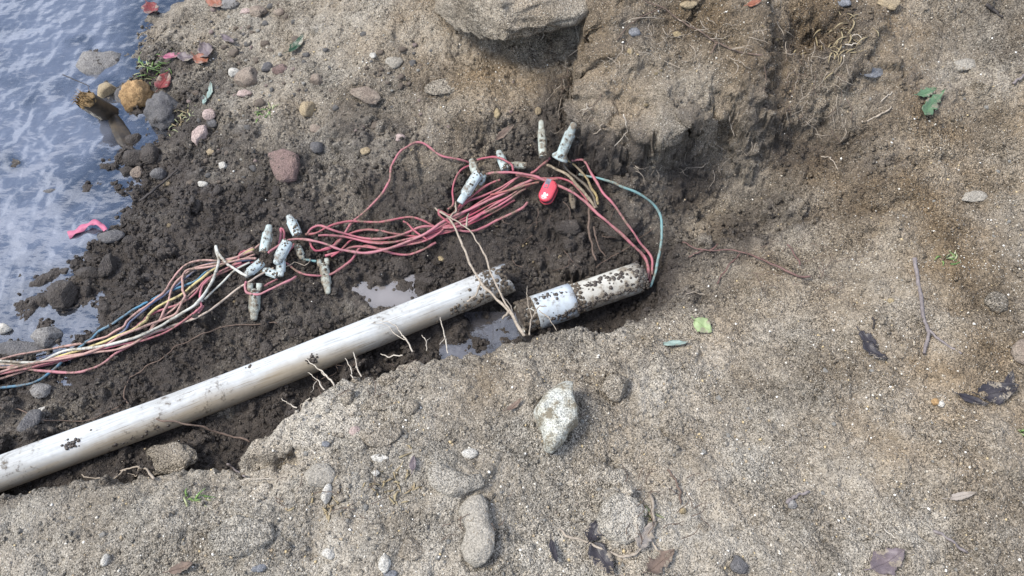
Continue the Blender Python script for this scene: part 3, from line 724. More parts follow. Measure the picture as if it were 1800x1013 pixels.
V, F = blob_patch(LA, R_P, [(frac(150, 775), 1.9, .011, .13, 42), (frac(543, 632), 2.25, .008, .12, 40), (frac(172, 757), 1.5, .002, .04, 3), (frac(280, 790), 2.8, .05, .12, 12), (frac(215, 800), 2.9, .04, .1, 14),
                            (frac(430, 655), 1.15, .006, .08, 5)], 6, .0042)
o = link('mud_spatter', mesh_np('mud_spatter', V, F), MUD, pipe); o['kind'] = 'stuff'

q0, q1 = onplane(924, 556, .045), onplane(1128, 486, .062)
ax2 = np.linspace(q0, q1, 9); L2, c2, k2 = rel(ax2)
stub = bpy.data.objects.new('coupled_pipe', None); COL.objects.link(stub); stub.location = c2; stub.rotation_mode = 'QUATERNION'; stub.rotation_quaternion = k2
tag(stub, 'short mud spattered pipe piece with a pale coupling collar, cable wires leaving its open end', 'pipe')
ln = L2[-1, 0]-L2[0, 0]
def seg(a, b, n=7): return np.stack([np.linspace(L2[0, 0]+ln*a, L2[0, 0]+ln*b, n), np.zeros(n), np.zeros(n)], 1)
V, F = pipe_geo(seg(.30, 1.0), R_P, .0042, None, lambda a: .006+.005*np.sin(a*2+1)+.0025*np.sin(5*a)); link('pipe', mesh_np('pipe', V, F, 4), PVC_MUD, stub)
V, F = pipe_geo(seg(.075, .40), R_P+.0055, .0095); link('collar', mesh_np('collar', V, F, 4), PVC_COLLAR, stub)
V, F = pipe_geo(seg(-.04, .12), R_P-.001, .004, lambda a: .004*np.sin(3*a)+.004*np.sin(7*a)); link('pipe_stub', mesh_np('pipe_stub', V, F, 4), PVC_MUD, stub)
for nm, s, r, it, sz in [('caked_mud', seg(-.04, .08), R_P, [(.4, 1.7, .02, .9, 260)], .0062), ('caked_mud', seg(.40, .46), R_P, [(.4, 1.9, .008, .8, 60)], .006),
                     ('caked_mud', seg(.1, .4), R_P+.0055, [(.2, 1.3, .025, .12, 40), (.6, 2.75, .03, .15, 70), (.6, 1.5, .012, .1, 18)], .0045),
                     ('caked_mud', seg(.42, 1.), R_P, [(.35, 1.45, .03, .15, 50), (.7, 1.6, .05, .3, 50), (.5, 2.75, .12, .18, 120), (.95, 2.2, .02, .6, 60)], .005)]:
    V, F = blob_patch(s, r, it, 11+int(sz*1e4)+len(it), sz); o = link(nm, mesh_np(nm, V, F), MUDDRY if sz > .0055 else MUD, stub); o['kind'] = 'stuff'
V, F = rock_geo(.02, R_P*.93, R_P*.9, 9, 3, .1); link('mud_fill', mesh_np('mud_fill', V+np.array([L2[0, 0]-.004, 0, 0]), F), MUD, stub)
V, F = rock_geo(.02, R_P*.9, R_P*.85, 19, 3, .1); link('mud_fill', mesh_np('mud_fill', V+np.array([L2[-1, 0]-.03, 0, -.004]), F), MUD, stub)

# ------------------------------------------------------------------ wires
def wm(name, c, d=.45, r=.55): return plastic_mat(name, c, d, r, (.12, .09, .065), sc=110, spec=.3)
RED = wm('red_wire', (.36, .075, .11)); RED2 = wm('faded_red_wire', (.40, .12, .155)); SALM = wm('salmon_wire', (.45, .26, .23)); PINK = wm('pink_wire', (.44, .17, .20))
WHITE = wm('white_wire', (.54, .54, .48)); CREAM = wm('cream_wire', (.48, .39, .32)); YEL = wm('yellow_wire', (.56, .47, .20)); BLUE = wm('blue_wire', (.055, .20, .31))
NAVY = wm('navy_wire', (.075, .11, .21)); TEAL = wm('teal_wire', (.15, .28, .28), .5); TAN = wm('tan_wire', (.36, .29, .20), .65); BLACK = wm('black_wire', (.03, .03, .032), .5)
YELM = wm('muddy_yellow_wire', (.38, .28, .10), .65); REDM = wm('muddy_red_wire', (.36, .10, .10), .55)
rw = .0032
GL, GM, GR_ = 'wires of the pale bundle running to the stream edge', 'red wires of the tangled bundle between the connectors', 'wires running down into the short pipe'
W = [
 ([(-60,690),(0,681),(60,672),(84,659),(121,625),(154,602),(188,575),(235,546),(285,518),(335,498),(369,474),(409,459),(446,456)], BLUE, 'bright blue wire along the outer edge of the pale bundle near the stream', GL, .012, 1.05),
 ([(-60,648),(0,645),(40,641),(84,625),(107,619),(141,624),(180,612),(215,582),(235,562),(265,535),(309,505),(332,484),(369,464),(446,458)], NAVY, 'dark navy wire in the pale bundle, arching up beside the stream stones', GL, .016, .95),
 ([(-60,634),(0,635),(64,635),(134,619),(201,595),(248,570),(265,550),(292,531),(319,518),(349,494),(389,466),(450,437)], YEL, 'yellow wire running through the pale bundle', GL, .020, 1.1),
 ([(-60,634),(0,634),(67,637),(117,617),(188,607),(248,588),(292,567),(336,540),(366,508),(379,478),(383,454),(379,431),(385,448),(396,461),(416,474),(433,488)], WHITE, 'white wire that loops up in a tall hairpin above the pale bundle', GL, .026, 1.2),
 ([(-60,645),(0,642),(77,640),(134,622),(188,618),(215,612),(268,585),(322,568),(352,555),(386,535),(416,508),(445,491),(484,471)], CREAM, 'cream wire along the lower edge of the pale bundle to the white connectors', GL, .016, 1.0),
 ([(-60,632),(0,640),(50,650),(111,656),(151,652),(188,635),(215,615),(262,588),(302,575),(340,560),(356,535)], PINK, 'pink wire sagging in a loose belly below the pale bundle', GL, .014, 1.1),
 ([(-60,645),(0,631),(50,620),(101,612),(154,603),(201,585),(235,555),(268,530),(292,511),(302,494),(312,478),(336,461),(369,458),(403,456),(446,441)], SALM, 'salmon wire running straight along the top of the pale bundle by the water', GL, .018, 1.0),
 ([(-60,646),(0,646),(40,645),(101,630),(161,620),(228,609),(275,570),(292,541),(299,518),(312,494),(329,478),(352,468),(403,458),(450,434)], SALM, 'salmon wire bowing out on the upper side of the pale bundle before the hairpin', GL, .022, 1.0),
 ([(-60,672),(0,655),(50,639),(117,632),(180,610),(218,588),(255,575),(302,555),(319,535),(322,508),(320,488),(329,474),(369,468),(419,456),(450,454)], SALM, 'salmon wire with an S bend crossing the yellow wire', GL, .026, 1.0),
 ([(-60,655),(0,652),(34,650),(84,642),(150,622),(235,575),(268,552),(315,535),(346,515),(362,491),(389,481),(426,464),(450,461)], RED2, 'faded red wire running through the middle of the pale bundle', GL, .012, 1.0),
 ([(-60,672),(0,659),(67,642),(130,627),(190,613),(248,599),(302,578),(340,552),(352,540),(353,525),(356,505),(380,480),(426,460)], RED2, 'faded red wire kinked near the right end of the pale bundle', GL, .020, .95),
 ([(-60,680),(0,666),(60,648),(150,615),(250,590),(270,572),(300,548),(330,522),(365,495),(400,472),(450,444)], SALM, 'salmon wire lying straight under the others in the pale bundle', GL, .010, .95),
 ([(-60,641),(0,638),(80,637),(150,612),(215,600),(270,580),(330,545),(372,515),(410,478),(440,462)], WHITE, 'thin white wire lying straight within the pale bundle', GL, .013, .85),
 ([(472,446),(484,437),(511,421),(541,421),(574,429),(601,441),(635,446),(668,441),(702,431),(736,417),(762,404),(779,390),(800,380),(840,362),(880,342),(915,325),(948,308)], PINK, 'thick pink wire in one long arch over the left connectors and through the red tangle', GM, .034, 1.25),
 ([(539,414),(548,402),(564,397),(588,405),(615,414),(642,421),(679,419),(712,411),(739,400),(769,400),(803,394),(850,377),(893,352),(925,330)], RED2, 'red wire starting in the upper left loop of the tangle, dipping under the pink arch', GM, .028, 1.1),
 ([(538,414),(561,409),(588,395),(615,390),(648,392),(679,389),(719,382),(746,389),(766,400),(790,402),(830,385),(870,362)], RED, 'red wire humping highest along the top edge of the tangle', GM, .024, 1.05),
 ([(564,441),(588,431),(605,414),(618,394),(642,374),(662,353),(675,337),(685,315),(689,292),(702,268),(722,255),(739,250),(756,260),(776,275),(813,282),(834,292)], RED2, 'long red wire rising in a high loop up the bank above the tangle', GM, .018, 1.05),
 ([(544,424),(548,436),(558,441),(581,437),(600,420),(640,405),(690,410),(740,418),(790,408),(830,392),(870,372),(905,350)], RED, 'red wire making the lower left return loop of the tangle', GM, .016, 1.0),
 ([(571,451),(598,441),(635,434),(679,439),(712,431),(750,418),(785,405),(800,404),(827,407),(860,394),(884,382),(914,367),(927,357)], RED2, 'red wire with a frayed free end on the dark soil below the tangle', GM, .018, 1.1),
 ([(499,461),(511,469),(534,483),(568,484),(591,479),(615,458),(632,437),(655,434),(682,444),(719,449),(749,436),(766,426)], RED2, 'red wire sagging lowest under the tangle above the milky puddle', GM, .014, 1.15),
 ([(581,454),(601,437),(621,422),(655,427),(702,424),(736,417),(790,398),(850,366),(900,345),(935,322)], RED, 'red wire starting lowest at the left of the tangle near the two port connector', GM, .022, 1.0),
 ([(558,413),(588,414),(640,424),(690,428),(750,410),(800,385),(838,360),(880,335),(905,315)], RED2, 'red wire running straightest through the middle of the tangle', GM, .030, 1.0),
 ([(711,386),(722,400),(739,414),(752,422)], RED, 'short red wire piece crossing downwards in the middle of the tangle', GM, .032, .9),
 ([(880,314),(850,330),(825,348),(805,365),(792,378),(779,373),(770,369),(773,379),(790,392),(802,404)], RED, 'red wire bent in a tight loop where the thickest pale root begins', GM, .036, 1.0),
 ([(924,304),(893,322),(860,340),(830,352),(812,365),(800,380),(770,412),(735,428),(690,436)], RED2, 'red wire running from the level muddy connector down into the tangle', GM, .026, 1.0),
 ([(928,318),(900,332),(870,345),(855,352),(836,366),(822,380),(806,388)], RED, 'short red wire along the lower right side of the tangle', GM, .02, .95),
 ([(940,312),(905,338),(870,360),(840,380),(812,396),(780,402)], RED2, 'red wire lying on top at the right half of the tangle', GM, .03, 1.05),
 ([(434,493),(429.5,504),(436,515),(450,517),(468,512),(491,502),(509,493),(521,486)], PINK, 'pink wire hooked round the mouth of the lowest left connector', None, .024, 1.1),
 ([(461,504),(475,497.6),(490,489)], RED2, 'short stub of red wire beside the lowest left connector', None, .012, 1.0),
 ([(491,432),(492,416),(493,402),(497.6,405),(500,414),(498,425)], RED2, 'tight red wire loop standing between the two upper left connectors', None, .02, 1.0),
 ([(497,459),(506,445),(513,436),(518,428)], RED2, 'short red wire slanting between the left connectors', None, .026, 1.0),
 ([(417,457),(425,444),(431,440),(436,446)], RED, 'small red wire loop at the left edge of the connector cluster', None, .016, 1.0),
 ([(400,459),(420,452),(445,440),(460,427)], SALM, 'salmon wire end entering the connector cluster from the left', None, .018, 1.0),
 ([(533,457),(545,458),(556,459)], TEAL, 'short teal wire into the connector above the milky puddle', None, .016, 1.1),
 ([(837,281),(855,277),(871,276),(886,281),(898,289),(906,300)], RED, 'red wire arching over the narrow upright connector', None, .05, 1.0),
 ([(826,289),(808,300),(798,316),(795,334),(796,356),(788,370)], RED, 'red wire bowing out left of the splayed connectors', None, .03, .95),
 ([(853,306),(871,303.5),(890,302),(914,304.5),(938,310),(957,318),(985,328),(1007,338),(1023,350),(1036,362),(1066,389),(1078,400),(1109,427),(1132,451),(1139,471),(1139,494)], RED2, 'thick red wire passing over the knife and down to the pipe mouth', GR_, .052, 1.25),
 ([(950,312),(977,314),(997,317),(1015,328),(1029,348),(1038,366),(1055,380),(1085,407),(1115,434),(1136,457),(1144,478),(1141,500)], RED, 'thinner red wire just behind the thick one running to the pipe mouth', GR_, .042, 1.0),
 ([(1003,283),(1021,280),(1031,287),(1038,302),(1048,318),(1062,340),(1078,357),(1102,394),(1122,421),(1139,444),(1147,461),(1146,486)], RED2, 'red wire arching highest from the tall white connector to the pipe mouth', GR_, .05, 1.1),
 ([(1017,308),(1036,310),(1056,314),(1080,322),(1092,328),(1122,340),(1149,360),(1162,384),(1164,414),(1159,454),(1152,484),(1141,508)], TEAL, 'dull teal wire curving wide round the right end of the pipe', GR_, .045, 1.15),
 ([(995,281),(1009,291),(1021,302),(1032,316),(1040,330),(1048,346),(1051,360)], YELM, 'dirty yellow wire below the tall white connector', None, .05, 1.15),
 ([(961,289),(977,297),(997,308),(1013,324),(1029,340),(1040,356),(1046,366)], TAN, 'mud coated tan wire right of the knife', None, .05, 1.3),
 ([(991,287),(999,302),(1013,312),(1029,326),(1044,346),(1053,368)], BLACK, 'black wire hanging beside the dirty yellow one', None, .045, 1.1),
 ([(969,276),(954,287),(938,302),(932,306)], RED, 'short red wire leaving the tall white connector to the left', None, .05, 1.1),
 ([(905,306),(925,310),(946,316),(964,317),(980,316)], REDM, 'muddy wire lying level above the knife', None, .045, 1.2),
 ([(860,345),(890,336),(920,328),(950,320)], REDM, 'muddy red wire lying straight left of the knife', None, .04, 1.0),
 ([(1128,470),(1136,490),(1140,510)], REDM, 'mud coated wire stub pressed against the pipe end', None, .045, 1.4),
]
for k, (pts, mat, lab, grp, off, rs) in enumerate(W):
    if lab == 0: lab = 'red wire in the tangled bundle between the two connector clusters'
    wire(pts, rw*rs, mat, lab, grp, off)

# ------------------------------------------------------------------ splice connectors
CON = plastic_mat('pale_connector', (.42, .51, .50), .56, .5, (.11, .085, .06), sc=85); CONM = plastic_mat('muddy_connector', (.38, .42, .37), .66, .6, (.11, .085, .06), sc=70)
CONW = plastic_mat('clean_connector', (.47, .56, .565), .38, .45, (.14, .11, .08), sc=160); CONX = plastic_mat('mud_covered_connector', (.24, .21, .16), .9, .6, (.05, .04, .03), sc=70)
def loft(prof, flat=.8, sides=14, hollow=0.0, ex=2.6):
    """prof: (x, half width) rings of a rounded-box section; closed at the far end, open or capped at the mouth"""
    V = []; a = np.arange(sides)*2*np.pi/sides
    cx = np.sign(np.cos(a))*np.abs(np.cos(a))**(2/ex); sx = np.sign(np.sin(a))*np.abs(np.sin(a))**(2/ex)
    for (x, h) in prof: V.append(np.stack([np.full(sides, x), cx*h, sx*h*flat], 1))
    if hollow > 0:
        x0, h0 = prof[0]; V = [np.stack([np.full(sides, x0+hollow), cx*h0*.7, sx*h0*.7*flat], 1), np.stack([np.full(sides, x0), cx*h0*.8, sx*h0*.8*flat], 1)]+V
    n = len(V); V = np.concatenate(V); F = []
    for i in range(n-1):
        for k in range(sides):
            p, q = i*sides+k, i*sides+(k+1) % sides; F += [(p, q, q+sides), (p, q+sides, p+sides)]
    V = np.concatenate([V, [V[:sides].mean(0)], [V[-sides:].mean(0)]]); m0, m1 = n*sides, n*sides+1
    for k in range(sides): F += [(m0, (k+1) % sides, k), (m1, (n-1)*sides+k, (n-1)*sides+(k+1) % sides)]
    return V, np.array(F)
def connector(mouth, tip, wp, mat, label, o0=.02, o1=.02, ports=0, flange=False, group='pale splice connectors on the wires', cut=False):
    a, b = hit(*mouth, o0, HW), hit(*tip, o1, HW); Lc = np.linalg.norm(b-a); s = np.linalg.norm(a-CAM)/FPX; h = wp*s/2
    mid = (a+b)/2; nn = (CAM-mid)/np.linalg.norm(CAM-mid); e = bpy.data.objects.new('splice_connector', None); COL.objects.link(e)
    e.matrix_world = frame(a, b-a, nn*.6+np.array([0, 0, .4])); tag(e, label, 'connector', group)
    x1 = .72*Lc
    V, F = loft([(0, h*1.02), (.02*Lc, h*1.06), (.06*Lc, h*1.0), (x1*.5, h*.97), (x1-.004, h*.95), (x1, h*.90), (x1+.003, h*.78)], hollow=.01)
    link('sleeve', mesh_np('sleeve', V, F), mat, e)
    if cut: V, F = loft([(x1, h*.80), (Lc*.99, h*.74), (Lc, h*.70)], hollow=.0)
    else: V, F = loft([(x1, h*.80), (x1+.005, h*.79), (Lc*.92, h*.70), (Lc*.96, h*.62), (Lc*.985, h*.45), (Lc, h*.2)])
    link('tip', mesh_np('tip', V, F), mat, e)
    # the crimped seams along the sleeve
    for sgn in (-1, 1):
        V, F = tube_geo(np.array([(x, sgn*h*1.0, 0) for x in np.linspace(.05*Lc, x1*.96, 6)]), h*.10, 5); link('seam', mesh_np('seam', V, F), mat, e)
    for k in range(ports):
        y = (-1 if k == 0 else 1)*h*.85
        V, F = loft([(-.015, h*.55), (-.004, h*.58), (.004, h*.5), (.007, h*.3)], 1.0, 12, .008); V[:, 1] += y; V[:, 2] += h*.35; link('port', mesh_np('port', V, F), mat, e)
    if flange:
        V, F = loft([(-.010, h*1.75), (-.006, h*1.8), (.004, h*1.25), (.012, h*1.0)], .55, 16, .01); link('flange', mesh_np('flange', V, F), mat, e)
    if True:
        V, F = blob_patch(np.array([(0, 0, 0), (x1, 0, 0)]), h*.85, [(.05, 1.6, .006, .7, 22), (.5, 1.6, .02, .5, 8)], int(tip[0]), .0034)
        o = link('caked_mud', mesh_np('caked_mud', V, F), MUDDRY, e); o['kind'] = 'stuff'
    return e
connector((464,444), (474,395), 16, CON, 'speckled pale connector standing upright, left of the upper pair in the left cluster', .03, .055)
connector((523,413), (507,378), 16, CONW, 'pale connector with a rust smear leaning up and left, topmost of the left cluster', .035, .045)
connector((522,432), (532,456), 12, CONM, 'short muddy connector stub pointing down under the rust smeared one', .02, .012)
connector((505,426), (485,465), 18, CONW, 'fat clean white connector slanting down left in the middle of the left cluster', .05, .035)
connector((460,461), (430,486), 15, CONW, 'pale connector pointing down left onto the white wire hairpin', .03, .02)
connector((494,458), (493,487), 14, CONW, 'pale connector pointing straight down beneath the fat white one', .025, .02)
connector((488,484), (462,474), 13, CONW, 'small pale connector lying level, crossed by the cream wire', .018, .018)
connector((448,508), (446.5,564), 17, CONM, 'long muddy connector with two ports pointing down, lowest in the left cluster', .012, .010, 2)
connector((569,466), (577,517), 15, CONM, 'muddy connector with two white ports above the milky puddle', .014, .008, 2)
connector((841,304), (808,357), 17, CONW, 'largest pale connector pointing down left below the high red loop', .06, .05, cut=True)
connector((838,308), (828,280), 14, CONM, 'muddy pale connector pointing up, crossed by the high loop of red wire', .045, .035)
connector((851,304), (843,326), 11, CON, 'short dented connector stub half behind the largest right hand one', .03, .03)
connector((889,299), (876,265), 15, CON, 'pale dented connector leaning up left, crossed by an arched red wire', .035, .03)
connector((925,291), (894,289), 11, CONM, 'muddy connector lying level between the arched red wire and the knife', .03, .03)
connector((955,276), (951,211), 14, CONM, 'tall mud streaked connector standing straight up against the dark bank', .07, .07)
connector((986,274), (1010,216), 17, CON, 'tall pale connector with a flared mouth leaning right under the earth clump', .10, .12, 0, True)
connector((1005,332), (1008,368), 11, CONX, 'dark mud covered connector hanging down right of the knife', .03, .02)

# ------------------------------------------------------------------ pocket knife
KR = plastic_mat('red_knife_scale', (.56, .045, .075), .12, .3, (.10, .06, .05), sc=120, spec=.5); KG = simple_mat('grey_knife_tool', (.16, .16, .19), (.08, .08, .1), 90, .45, .3, .5, Metallic=.4)
KW = simple_mat('white_cross', (.78, .76, .74), (.7, .68, .66), 60, .5)
a, b = hit(955, 356, .045, HW), hit(972, 319, .055, HW); Lk = np.linalg.norm(b-a); mid = (a+b)/2; nn = (CAM-mid)/np.linalg.norm(CAM-mid)
kn = bpy.data.objects.new('pocket_knife', None); COL.objects.link(kn); kn.matrix_world = frame(a, b-a, nn+np.array([-.25, .25, .3]))
tag(kn, 'small red pocket knife with a white cross wedged in the dark soil under the wires', 'pocket knife')
hk = 26*np.linalg.norm(mid-CAM)/FPX/2
def cap_slab(L, h, z0, z1, bev, n=10):
    """stadium-shaped slab with rounded rim"""
    ring = [(h+h*math.cos(t)*1.0, h*math.sin(t)) for t in np.linspace(math.pi/2, 1.5*math.pi, n)]+[(L-h+h*math.cos(t), h*math.sin(t)) for t in np.linspace(-math.pi/2, math.pi/2, n)]
    ring = np.array(ring); c = np.array([L/2, 0]); V = []; m_ = len(ring)
    for z, k in [(z0, 1), (z1-bev, 1), (z1-bev*.3, 1-.35*bev/h), (z1, 1-1.1*bev/h), (z1+bev*.12, .45)]:
        V += [np.array([*(c+(q-c)*np.array([1-(1-k)*h/(L/2), k])), z]) for q in ring]
    F = []
    for i in range(4):
        for k in range(m_): p, q = i*m_+k, i*m_+(k+1) % m_; F += [(p, q, q+m_), (p, q+m_, p+m_)]
    V += [np.array([L/2, 0, z0]), np.array([L/2, 0, z1+bev*.12])]
    for k in range(m_): F += [(5*m_, (k+1) % m_, k), (5*m_+1, 4*m_+k, 4*m_+(k+1) % m_)]
    return np.array(V), np.array(F)
V, F = cap_slab(Lk, hk, .002, .012, .005); link('handle_scale', mesh_np('handle_scale', V, F), KR, kn)
V, F = cap_slab(Lk*.97, hk*.94, -.008, .0018, .0003); V[:, 0] += Lk*.015; link('tool_layer', mesh_np('tool_layer', V, F), KG, kn)
V, F = cap_slab(Lk, hk, .002, .012, .005); V[:, 2] *= -1; V[:, 2] -= .006; link('handle_scale', mesh_np('handle_scale', V, F[:, ::-1]), KR, kn)
def plate(x0, x1, y0, y1, z0, z1):
    V = np.array([(x, y, z) for z in (z0, z1) for x, y in ((x0, y0), (x1, y0), (x1, y1), (x0, y1))], float)
    return V, np.array([(0, 2, 1), (0, 3, 2), (4, 5, 6), (4, 6, 7)]+[t for k in range(4) for t in ((k, (k+1) % 4, (k+1) % 4+4), (k, (k+1) % 4+4, k+4))])
cxk = Lk*.24; arm, th = hk*.42, hk*.13; zc = .0129
Rz = math.radians(32); g = []
for (x0, x1, y0, y1) in [(-arm, arm, -th, th), (-th, th, th+1e-5, arm), (-th, th, -arm, -th-1e-5)]:
    V, F = plate(x0, x1, y0, y1, -.0028, 0); ca, sa = math.cos(Rz), math.sin(Rz); V[:, :2] = V[:, :2]@np.array([[ca, sa], [-sa, ca]]); g.append((V+np.array([cxk, 0, zc]), F))
V, F = join(g); link('cross_emblem', mesh_np('cross_emblem', V, F, 3, False), KW, kn)
V, F = plate(Lk*.55, Lk*.97, hk*.05, hk*.72, .006, .0131); link('inlay_plate', mesh_np('inlay_plate', V, F, 3, False), KG, kn)
V, F = plate(Lk*.58, Lk*.72, hk*.15, hk*.58, .007, .0136); link('inlay_window', mesh_np('inlay_window', V, F, 3, False), KR, kn)
for k in range(3):
    V, F = plate(Lk*.55, Lk*.92, -hk*(.18+.2*k), -hk*(.12+.2*k), .008, .0132); link('grip_rib', mesh_np('grip_rib', V, F, 3, False), KR, kn)

# ------------------------------------------------------------------ boulder, stones, lumps of earth
SAND_ROCK = rock_mat('sandy_rock', (.25, .205, .15), (.36, .31, .24), 9, .92, 0, spk=.7, spec=.15)
GREY = rock_mat('grey_stone', (.17, .16, .15), (.25, .235, .215), 22, .8, .35)
DGREY = rock_mat('dark_grey_stone', (.085, .08, .08), (.14, .132, .125), 26, .7, .3, spec=.4)
BROWN = rock_mat('brown_stone', (.20, .155, .12), (.28, .23, .18), 24, .85, .25)
TANS = rock_mat('tan_stone', (.36, .28, .17), (.30, .235, .15), 30, .8, .15)
ORANGE = rock_mat('orange_stone', (.40, .255, .12), (.30, .185, .085), 34, .75, .18, (.12, .07, .03))
REDDISH = rock_mat('reddish_stone', (.17, .115, .10), (.23, .16, .135), 24, .85, .4)
PINKISH = rock_mat('pinkish_stone', (.36, .27, .235), (.42, .33, .29), 26, .85, .15)
WHITEY = rock_mat('white_stone', (.50, .475, .42), (.40, .37, .315), 26, .75, .12, (.2, .17, .13))
PALE = rock_mat('pale_lichened_stone', (.52, .52, .46), (.32, .29, .215), 26, .85, .42, (.20, .17, .12), spk=.6)
SANDY = 'SANDY'; SANDYG = 'SANDYG'
GSAND = rock_mat('grey_crusted_lump', (.27, .243, .20), (.33, .30, .25), 20, .95, .3, (.22, .185, .14), spk=.4, spec=.12)
CLODM = 'CLODM'
YELS = rock_mat('yellow_stone', (.36, .285, .165), (.29, .225, .13), 30, .8, 0)
BLUES = rock_mat('blue_grey_stone', (.15, .155, .165), (.2, .2, .205), 30, .7, 0)

V, F = rock_geo(.27, .23, .105, 31, 6, .30, 3, .03)
V[:, 2] += .005*np.sin(V[:, 2]*110+V[:, 0]*14+5*fbm3(V, 6, 2))
V += (fbm3(V, 12, 3)*.010+fbm3(V, 60, 3)*.0035)[:, None]*V/np.linalg.norm(V, axis=1)[:, None]
bp = onplane(885, -24, .40); me = mesh_np('boulder', V, F); attr(me, 'wet', np.clip(.03+.12*fbm3(V, 8, 3), 0, 1)); attr(me, 'warm', np.clip(.45+.4*fbm3(V, 6, 3), 0, 1))
bo = link('boulder', me, SOIL, None, bp, Matrix.Rotation(RAD(-8), 3, 'Y').to_quaternion())
tag(bo, 'large sand coloured boulder overhanging the sandy hollow at the top of the bank', 'boulder')

outline_rock([(148,135),(155,115),(190,106),(214,103),(216,125),(210,142),(190,152),(165,148)], GREY, 'large grey angular rock in the stream edge behind the broken stump', thick=0.38, sink=0.35, rough=0.06, edge=0.42)
rock(192, 161, 36, 32, TANS, 'squarish tan stone between the broken stump and the grey angular rock', planes=5, tall=.8, sink=.25)
rock(219, 168, 24, 30, DGREY, 'small dark stone between the squarish tan stone and the orange one', tall=.7)
rock(246, 166, 43, 48, ORANGE, 'round pitted orange stone at the edge of the water inlet', planes=0, tall=.8, sink=.25, rough=.34, fine=.12)
rock(294, 186, 54, 56, DGREY, 'big round dark grey rock beside the water inlet under the red leaf', planes=1, tall=.75, sink=.3, rough=.30, fine=.10)
rock(237, 246, 28, 28, CLODM, 'wet dark clod standing in the water beyond the two joined clods', name='soil_clod', cat='clod', tall=.8, sink=.25, planes=3)
rock(240, 274, 34, 32, CLODM, 'left of two joined dark clods at the water edge', name='soil_clod', cat='clod', tall=.8, sink=.3, fine=.08)
rock(265, 269, 28, 34, CLODM, 'right of two joined dark clods at the water edge', name='soil_clod', cat='clod', tall=.8, sink=.3, fine=.08)
rock(226, 302, 26, 20, CLODM, 'flat dark clod lapped by water below the two joined clods', name='soil_clod', cat='clod', tall=.7, sink=.3)
rock(243, 303, 20, 20, BROWN, 'small brown stone beside the flat dark clod at the water edge', tall=.8)
rock(280, 304, 26, 20, DGREY, 'dark grey pebble above the dark stick at the shore', tall=.8)
rock(196, 412, 44, 22, DGREY, 'smooth dark stone holding down the pink ribbon', tall=.6, sink=.2, rough=.08)
rock(193, 463, 30, 40, CLODM, 'tall dark clod at the shore below the pink ribbon', name='soil_clod', cat='clod', tall=.9, sink=.25, planes=3)
rock(157, 479, 36, 22, CLODM, 'low dark clod in the shallows left of the tall one', name='soil_clod', cat='clod', tall=.7, sink=.25)
rock(118, 518, 42, 42, CLODM, 'large dark clod island in the stream shallows', name='soil_clod', cat='clod', tall=.8, sink=.2, fine=.08)
rock(117, 479, 16, 12, CLODM, 'small dark clod breaking the water left of the low one', name='soil_clod', cat='clod', tall=.7, sink=.2)
rock(64, 397, 18, 22, CLODM, 'small dark clod showing in the middle of the stream', name='soil_clod', cat='clod', tall=.9, sink=.0)
rock(46, 490, 14, 18, CLODM, 'small dark clod showing near the left side of the stream', name='soil_clod', cat='clod', tall=1.1, sink=.0)
rock(100, 343, 40, 18, DGREY, 'dark flat stone over which the stream ripples', tall=.9, sink=.05)
rock(88, 590, 46, 32, GREY, 'pale rounded stone half under water by the pale wires', tall=.8, sink=.25)
rock(10, 578, 22, 16, WHITEY, 'white stone in the water near the pale wires', tall=.9, sink=.0)
rock(48, 612, 90, 24, DGREY, 'long flat dark stone at the waterline behind the pale wires', tall=.5, sink=.3)
rock(440, 136, 46, 34, BROWN, 'large rounded brown stone on the upper gravel', tall=.75, sink=.3, rough=.1)
rock(542, 191, 26, 30, TANS, 'egg shaped tan stone on the pale slope', planes=1, tall=.6, sink=.3, rough=.3)
outline_rock([(473,275),(500,271),(525,278),(529,300),(525,320),(505,328),(492,320),(480,300)], REDDISH, 'big reddish brown flat stone on the dark soil above the wires', thick=0.25, sink=0.3, rough=0.05, edge=0.4)
rock(369, 201, 22, 19, PINKISH, 'oval pinkish stone above the dark pebble on the shore slope', tall=.7, rough=.08)
rock(375, 218, 19, 13, DGREY, 'dark pebble right below the oval pinkish stone', tall=.7)
outline_rock([(340,240),(350,228),(362,227),(367,245),(354,262),(345,256)], PINKISH, 'angular pale pink stone on the shore slope', thick=0.35, sink=0.25, rough=0.06, edge=0.42)
rock(371, 268, 14, 12, TANS, 'small tan pebble right of the angular pink stone', tall=.7)
rock(394, 290, 17, 15, WHITEY, 'white pebble on the dark slope left of the big reddish stone', tall=.6, planes=4)
rock(412, 127, 18, 14, WHITEY, 'white knobbly stone left of the large rounded brown one', tall=.8, planes=3)
rock(358, 324, 18, 12, WHITEY, 'cream pebble on the dark soil above the wire hairpin', tall=.7)
rock(294, 322, 13, 11, TANS, 'round tan pebble next to the dark stick at the shore', tall=.8)
rock(556, 257, 26, 20, DGREY, 'dark rounded stone right of the big reddish one', tall=.7)
rock(555, 224, 30, 14, BROWN, 'brown flake of stone on edge under the egg shaped tan stone', tall=.6, planes=5)
rock(493, 123, 28, 18, REDDISH, 'reddish stone right of the large rounded brown one', tall=.7, planes=3)
rock(471, 118, 22, 17, DGREY, 'dark stone between the large brown and the reddish stones', tall=.7)
rock(430, 163, 24, 15, PINKISH, 'flat pink stone under the large rounded brown one', tall=.5)
rock(556, 138, 22, 18, BROWN, 'brown stone with a pale pebble beside it on the slope', tall=.7, planes=3)
rock(454, 18, 26, 22, BROWN, 'rounded brown stone in the gravel at the top', tall=.7)
rock(492, 22, 18, 14, BROWN, 'smaller brown stone right of the rounded one at the top', tall=.7)
rock(432, 20, 22, 12, PINKISH, 'flat pale pink stone in the gravel at the top', tall=.5)
